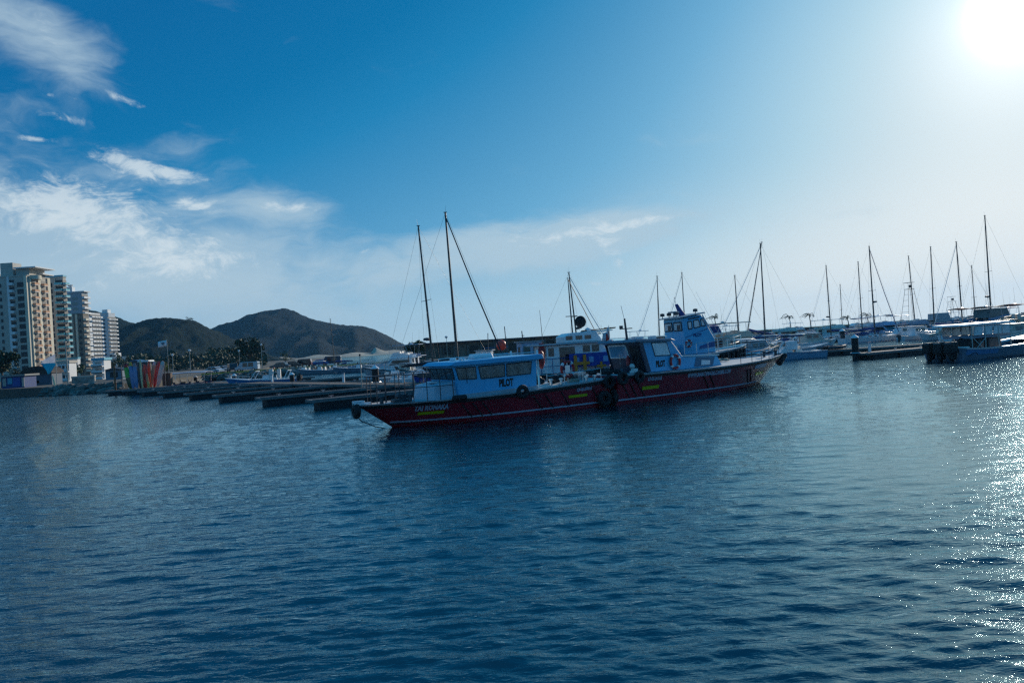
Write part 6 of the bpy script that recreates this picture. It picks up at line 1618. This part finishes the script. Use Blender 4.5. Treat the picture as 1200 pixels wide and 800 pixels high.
b = MB(); b.tube([(5.0, -1.0, 1.0), (4.3, -.9, 1.9), (4.3, .9, 1.9), (5.0, 1.0, 1.0)], .06, 5); b.build('white_arch', CLEANW, t)
b = MB(); b.box((3.4, 0, 1.45), (1.2, 1.1, .9)); b.build('white_locker', CLEANW, t, bevel=.05)
console_boat('low white runabout with dark outboards between the beige fisher and the launch', 7.5, (at(905, 405, 88).x, 89, 0), R(10), WHITE, 1, True, TEALC, group='open boats with outboard motors')
console_boat('teal topped launch moored just behind the small pale blue launch', 8.0, (at(935, 400, 98).x, 100, 0), R(185), LTBLUE, 1, True, TEALC, group='open boats with outboard motors')
for lb, px, py, Y in (('row of outboards boat: dark hulled runabout right of the raked blue wheelhouse', 856, 412, 74), ):
    t, H = console_boat('dark hulled runabout with four black outboards beyond the foredeck rail', 9.0, (at(832, 412, 76).x, 74.5, 0), R(35), NAVY, 4, True, engm=BLACK, group='open boats with outboard motors')
# --- right: cruisers
TEALH = mat('teal_window_cruiser', (.30, .62, .66), .25)
flybridge('low white express cruiser with teal windows, left of the larger one', 13.0, (at(930, 395, 168).x - 6.5, 168, 0), R(3), WHITE, TEALH, None, group='motor yachts across the marina')
flybridge('larger white cruiser with teal windows and hull shadow at the far dock', 14.5, (at(985, 392, 158).x - 7.2, 158, 0), R(4), WHITE, TEALH, 'hard', group='motor yachts across the marina')
flybridge('blue white flybridge cruiser with railed top deck seen bow on', 10.5, (at(1044, 385, 140).x - 1.5, 146, 0), R(-72), WHITE, mat('light_blue_gelcoat', (.34, .46, .66), .4), 'bimini', CLEANW, group='motor yachts across the marina')  # light blue house on a white hull
flybridge('fishing cruiser with ladder like tuna tower', 11.5, (at(1081, 380, 136).x - 5.5, 136, 0), R(6), WHITE, mat('grey_blue_house', (.26, .36, .48), .4), None, tower=6.2, group='motor yachts across the marina')
flybridge('grey cruiser with bagged flybridge behind the triple engine boat', 10.0, (at(1112, 378, 142).x - 5, 142, 0), R(8), WHITE, GREYG, None, canvas=GREYG, enclosed=True, group='motor yachts across the marina')
flybridge('cruiser with dark red bimini above blue canvas at the right', 10.5, (at(1148, 378, 108).x - 5, 108, 0), R(10), WHITE, mat('blue_canvas_house', (.14, .30, .48), .6), 'bimini', MAROON, group='motor yachts across the marina', riggers=5)
flybridge('tall cruiser with grey canvas enclosed flybridge and railed roof at the right', 11.5, (at(1177, 380, 104).x - 5, 104, 0), R(14), WHITE, mat('steel_blue_house', (.12, .26, .42), .5), 'bimini', mat('grey_green_canvas', (.16, .20, .20), .8), enclosed=True, group='motor yachts across the marina')
flybridge('cruiser with maroon awning cut by the right edge of the photo', 11.0, (at(1204, 384, 96).x - 4, 96, 0), R(12), WHITE, CREAM, 'bimini', MAROON, group='motor yachts across the marina')
def smallcab(label, px, py, Y, L, rz, hm, hs, m2=None, group='small cabin boats across the marina'):
    p = at(px, py, Y); t = thing('cabin_boat', label, 'cabin boat', (p.x - L / 2 * math.cos(rz), Y - L / 2 * math.sin(rz), 0), rz, group)
    H = Hull(L, L * .32, .8, .8, 1.2, .4, L * .1, .92, .42, 2.2, .18); H.body('hull', hm, t); H.deck('deck', CLEANW, t); H.band('boot_stripe', m2 or DKBLUE, t, .08, .16)
    z = H.sheer(L * .4); b = MB(); b.prism([(L * .3, z - .1), (L * .28, z + 1.3), (L * .58, z + 1.35), (L * .66, z + .45), (L * .82, z + .25), (L * .84, z)], -L * .11, L * .11); c = b.build('cabin', hs, t, bevel=.05)
    for sd_ in (-1, 1):
        for k in (0, 1):
            b = MB(); b.box((L * (.37 + .13 * k), sd_ * (L * .11 + .004), z + .9), (L * .10, .03, .45)); b.build('window', TEALWIN, c)
    b = MB(); b.box((L * .43, 0, z + 1.42), (L * .36, L * .26, .08)); b.build('cabin_roof', CLEANW, t, bevel=.02)
    H.rail('bow_rail', STEEL, t, L * .6, L * .95, .5, .016, .08, 4, mid=False)
    outboard(t, 0, 0, .55, DKGREY, 1.0)
    return t
smallcab('small white cabin boat with teal windows right of the white sailing yacht', 1057, 395, 130, 7.5, R(190), WHITE, WHITE)
for lb, px, py, Y, L, rz, hm, hs in (
    ('tiny white cabin boat just above the near dock on the right', 1100, 388, 118, 6.5, R(175), WHITE, GREYG),
    ('small white boat with low cabin under the tuna tower', 1078, 390, 122, 7, R(10), WHITE, WHITE),
    ('small blue grey cabin boat left of the bow-on flybridge cruiser', 1006, 386, 152, 8, R(5), LTBLUE, GREYG),
    ('distant small cabin boat left of the leftmost palm', 912, 388, 190, 9, R(3), WHITE, WHITE),
    ('distant grey cabin boat below the leftmost palm', 922, 384, 240, 10, R(180), GREYG, WHITE),
    ('distant white cabin boat between the two wheelhouse masts', 785, 394, 170, 9, R(6), WHITE, CREAM),
    ('distant cabin boat right of the dark signal mast', 762, 395, 150, 8, R(185), WHITE, GREYG),
    ('pale cabin boat half hidden left of the tug', 640, 404, 100, 8, R(12), WHITE, WHITE),
    ('grey cabin boat beneath the tug boom', 705, 398, 120, 8.5, R(186), GREYG, WHITE),
    ('distant small boat beneath the pair of masts at the larger cruiser', 972, 382, 230, 10, R(4), WHITE, WHITE),
    ('distant small cabin boat right of the bow-on flybridge cruiser', 1064, 378, 200, 10, R(2), WHITE, GREYG),
    ('distant cabin boat left of the grey bagged flybridge', 1099, 376, 190, 9, R(178), WHITE, WHITE),
    ('distant low boat between the dark red bimini and the fishing tower', 1122, 374, 210, 11, R(4), GREYG, WHITE),
    ('white day boat directly above the pale dock at the right edge', 1188, 388, 84, 7.5, R(184), WHITE, CREAM),
    ('small cream cabin boat right behind the roof of the triple engine boat', 1168, 384, 92, 7.5, R(8), WHITE, WHITE),
    ('white cabin boat moored between the pale blue launch and the far piling', 952, 396, 118, 8.5, R(12), WHITE, CREAM),
    ('white cabin boat at the left of the first far mast', 940, 392, 140, 9, R(170), WHITE, WHITE),
    ('cream cabin boat just right of the far piling', 999, 392, 150, 8.5, R(8), WHITE, CREAM),
    ('white cabin boat behind the bow of the white hulled sailing yacht', 1034, 390, 150, 9, R(174), WHITE, GREYG),
    ('small white cabin boat between the two straight masts right of the tuna tower', 1094, 384, 138, 8, R(6), WHITE, WHITE),
    ('cream cabin boat left of the triple engine boat roof', 1108, 384, 112, 7.5, R(172), WHITE, CREAM),
    ('white cabin boat low behind the beige sport fisher bow', 916, 393, 125, 8.5, R(14), WHITE, WHITE),
    ('blue grey cabin boat right of the royal blue banner', 712, 404, 88, 7.5, R(12), LTBLUE, WHITE),
    ('small dark cabin boat behind the foredeck of the second maroon boat', 888, 402, 80, 6.8, R(20), NAVY, GREYG)):
    smallcab(lb, px, py, Y, L, rz, hm, hs)
for lb, px, py, Y, L, rz, ho, tp, cv, tw, rg in (
    ('distant tall cruiser between the two palms left of the first far mast', 938, 384, 215, 13, 4, WHITE, 'hard', None, False, 6),
    ('distant cruiser with outriggers behind the larger white cruiser', 1000, 380, 205, 13, 178, WHITE, 'bimini', DKBLUE, False, 7),
    ('white flybridge cruiser just left of the bow-on flybridge cruiser', 1022, 381, 165, 11, 6, WHITE, 'hard', None, False, 0),
    ('white cruiser with high hard top right of the tuna tower', 1098, 377, 175, 12, 174, WHITE, 'hard', None, False, 6),
    ('distant fishing cruiser with short tower behind the grey bagged flybridge', 1126, 373, 185, 12, 5, WHITE, None, None, 4.5, 0),
    ('white cruiser with navy bimini immediately right of the highest mast', 1167, 374, 150, 11, 176, WHITE, 'bimini', DKBLUE, False, 0),
    ('distant white cruiser between the tuna tower and the bow-on flybridge cruiser', 1062, 377, 180, 12, 2, WHITE, 'bimini', CLEANW, False, 5),
    ('white cruiser with navy bimini behind the gap between wheelhouse and beige fisher', 838, 391, 135, 11, 8, WHITE, 'bimini', DKBLUE, False, 6),
    ('distant white cruiser right behind the signal mast of the dark wheelhouse', 735, 395, 140, 11, 174, WHITE, 'hard', None, False, 0),
    ('distant white cruiser behind the upper cabin of the work boat', 690, 397, 150, 12, 6, WHITE, 'bimini', CLEANW, False, 0)):
    p_ = at(px, py, Y); r_ = R(rz); flybridge(lb, L, (p_.x - L / 2 * math.cos(r_), Y - L / 2 * math.sin(r_), 0), r_, WHITE, ho, tp, cv or DKBLUE, tower=tw, riggers=rg, group='distant motor yachts across the marina')
t = thing('rubber_dinghy', 'small dark rubber dinghy lying on the pale topped dock', 'dinghy', (at(958, 408, 84).x, 83.6, .62), R(2))
b = MB(); b.tube([(0, -.5, .2), (2.3, -.5, .22), (2.9, 0, .3), (2.3, .5, .22), (0, .5, .2)], .19, 8); b.build('tube', DKGREY, t, smooth=True); b = MB(); b.box((1.2, 0, .12), (2.3, .7, .06)); b.build('floor', GREYG, t); b = MB(); b.box((1.2, 0, .36), (.25, .9, .05)); b.build('thwart', WOOD, t)

# --- right: big centre console with three outboards
def triple():
    a = Vector((.90, .42)).normalized(); st = at(1106, 412, 59.5)
    L = 14.0; rz = math.atan2(a.y, a.x)
    t = thing('sport_boat', 'large grey sport boat with three black outboards and long white roof', 'sport boat', (st.x, 59.5, 0), rz)
    H = Hull(L, 3.9, .95, .92, 1.75, .5, 1.9, .96, .4, 2.5, .2)
    H.body('hull', mat('steel_grey_gelcoat', (.17, .22, .30), .25, coat=.5, var=.06), t); H.band('gunwale', CLEANW, t, .90, 1.03, rel=True, off=.03, th=.30)
    H.band('hull_flash', mat('blue_hull_flash', (.10, .28, .55), .3), t, .45, .88, .1, 3.8, rel=True); H.deck('cockpit_floor', SEAT, t, .1, L * .8, -.42, .14, k=.6); H.deck('foredeck', CLEANW, t, L * .72, L - .1, -.02, .05)
    for k in range(3):
        y = (k - 1) * .92; b = MB(); b.box((-.42, y, 1.02), (.95, .70, .85), top=(.80, .86), sh=(-.02, 0)); b.box((-.36, y, .45), (.5, .34, .7)); b.box((-.42, y, -.1), (.45, .10, .7)); o = b.build('outboard_motor', BLACK, t, bevel=.07)
        b = MB(); b.box((.02, y, .5), (.2, .4, .5)); b.build('clamp_bracket', STEEL, o)
        b = MB(); b.box((-.43, y, 1.36), (.80, .56, .04)); b.build('cowl_badge', GREYG, o, bevel=.01)
    f = MB(); zt = 2.60
    for sd_ in (-1, 1):
        for x in (1.6, 3.2, 4.8, 6.3): f.tube([(x, sd_ * 1.25, .5), (x - .15, sd_ * 1.35, zt)], .04, 6)
        f.tube([(1.6, sd_ * 1.25, .5), (3.1, sd_ * 1.33, 1.6)], .03, 5); f.tube([(3.2, sd_ * 1.25, .5), (1.7, sd_ * 1.33, 1.6)], .03, 5)
    f.build('roof_frame', mat('pale_tube_frame', (.42, .48, .46), .4), t)
    b = MB(); b.prism([(.7, zt), (.9, zt + .12), (6.2, zt + .20), (6.9, zt + .08), (6.7, zt), (1.2, zt - .04)], -1.45, 1.45); b.build('hard_top', CLEANW, t, bevel=.04)
    e = MB(); e.box((4.0, 0, 1.72), (4.8, 2.3, .22)); e.build('windscreen_sill', mat('blue_grey_sill', (.16, .25, .35), .5), t)
    for sd_ in (-1, 1):
        for x0 in (1.75, 2.95, 4.1, 5.2):
            q = [(x0, sd_ * 1.28, 1.84), (x0 + 1.05, sd_ * 1.28, 1.84), (x0 + 1.0, sd_ * 1.33, 2.52), (x0 + .12, sd_ * 1.33, 2.52)]
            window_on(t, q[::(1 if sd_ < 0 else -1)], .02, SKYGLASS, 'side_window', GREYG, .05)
    b = MB(); b.box((5.2, 0, 1.0), (1.8, 1.5, 1.1), top=(.8, .9)); b.build('console', DKGREY, t, bevel=.05)
    for y in (-.5, .5):
        b = MB(); b.box((3.4, y, .95), (.6, .6, .9)); b.box((3.15, y, 1.5), (.15, .6, .6)); b.build('helm_seat', DKGREY, t, bevel=.05)
    b = MB(); b.box((.9, 0, .75), (.7, 2.6, .55)); b.build('transom_bench', SEAT, t, bevel=.05)
    b = MB(); b.blob((2.0, -.4, 1.25), .6, 9, 6, .15, (1.4, 1, .8)); b.build('dark_cover', BLACK, t, smooth=True)
    H.rail('bow_rail', STEEL, t, L * .6, L * .96, .5, .02, .12, 5)
    b = MB(); whip(b, (4.5, -.9, zt + .2), 3.0, (-.3, 0), .02); b.build('antenna', DKGREY, t)
    b = MB(); b.tube([H.pt(x, k, -1, .02) for x, k in ((.5, .35), (.8, .55), (1.2, .6), (1.5, .45))], .05, 5, .02); b.build('hull_logo', DKGREY, t)
triple()
# ------------------------------------------------------------------ sea haze
hz = MB(); hz.box((0, 0, 62), (7000, 7000, 136))
hm = bpy.data.materials.new('sea_haze'); hm.use_nodes = True; hm.node_tree.nodes.clear()
pv = hm.node_tree.nodes.new('ShaderNodeVolumePrincipled'); ho = hm.node_tree.nodes.new('ShaderNodeOutputMaterial')
pv.inputs['Color'].default_value = (.20, .58, 1.0, 1); pv.inputs['Density'].default_value = .00009; pv.inputs['Anisotropy'].default_value = .3
hm.node_tree.links.new(pv.outputs[0], ho.inputs['Volume'])
tag(hz.build('haze', hm), kind='stuff')
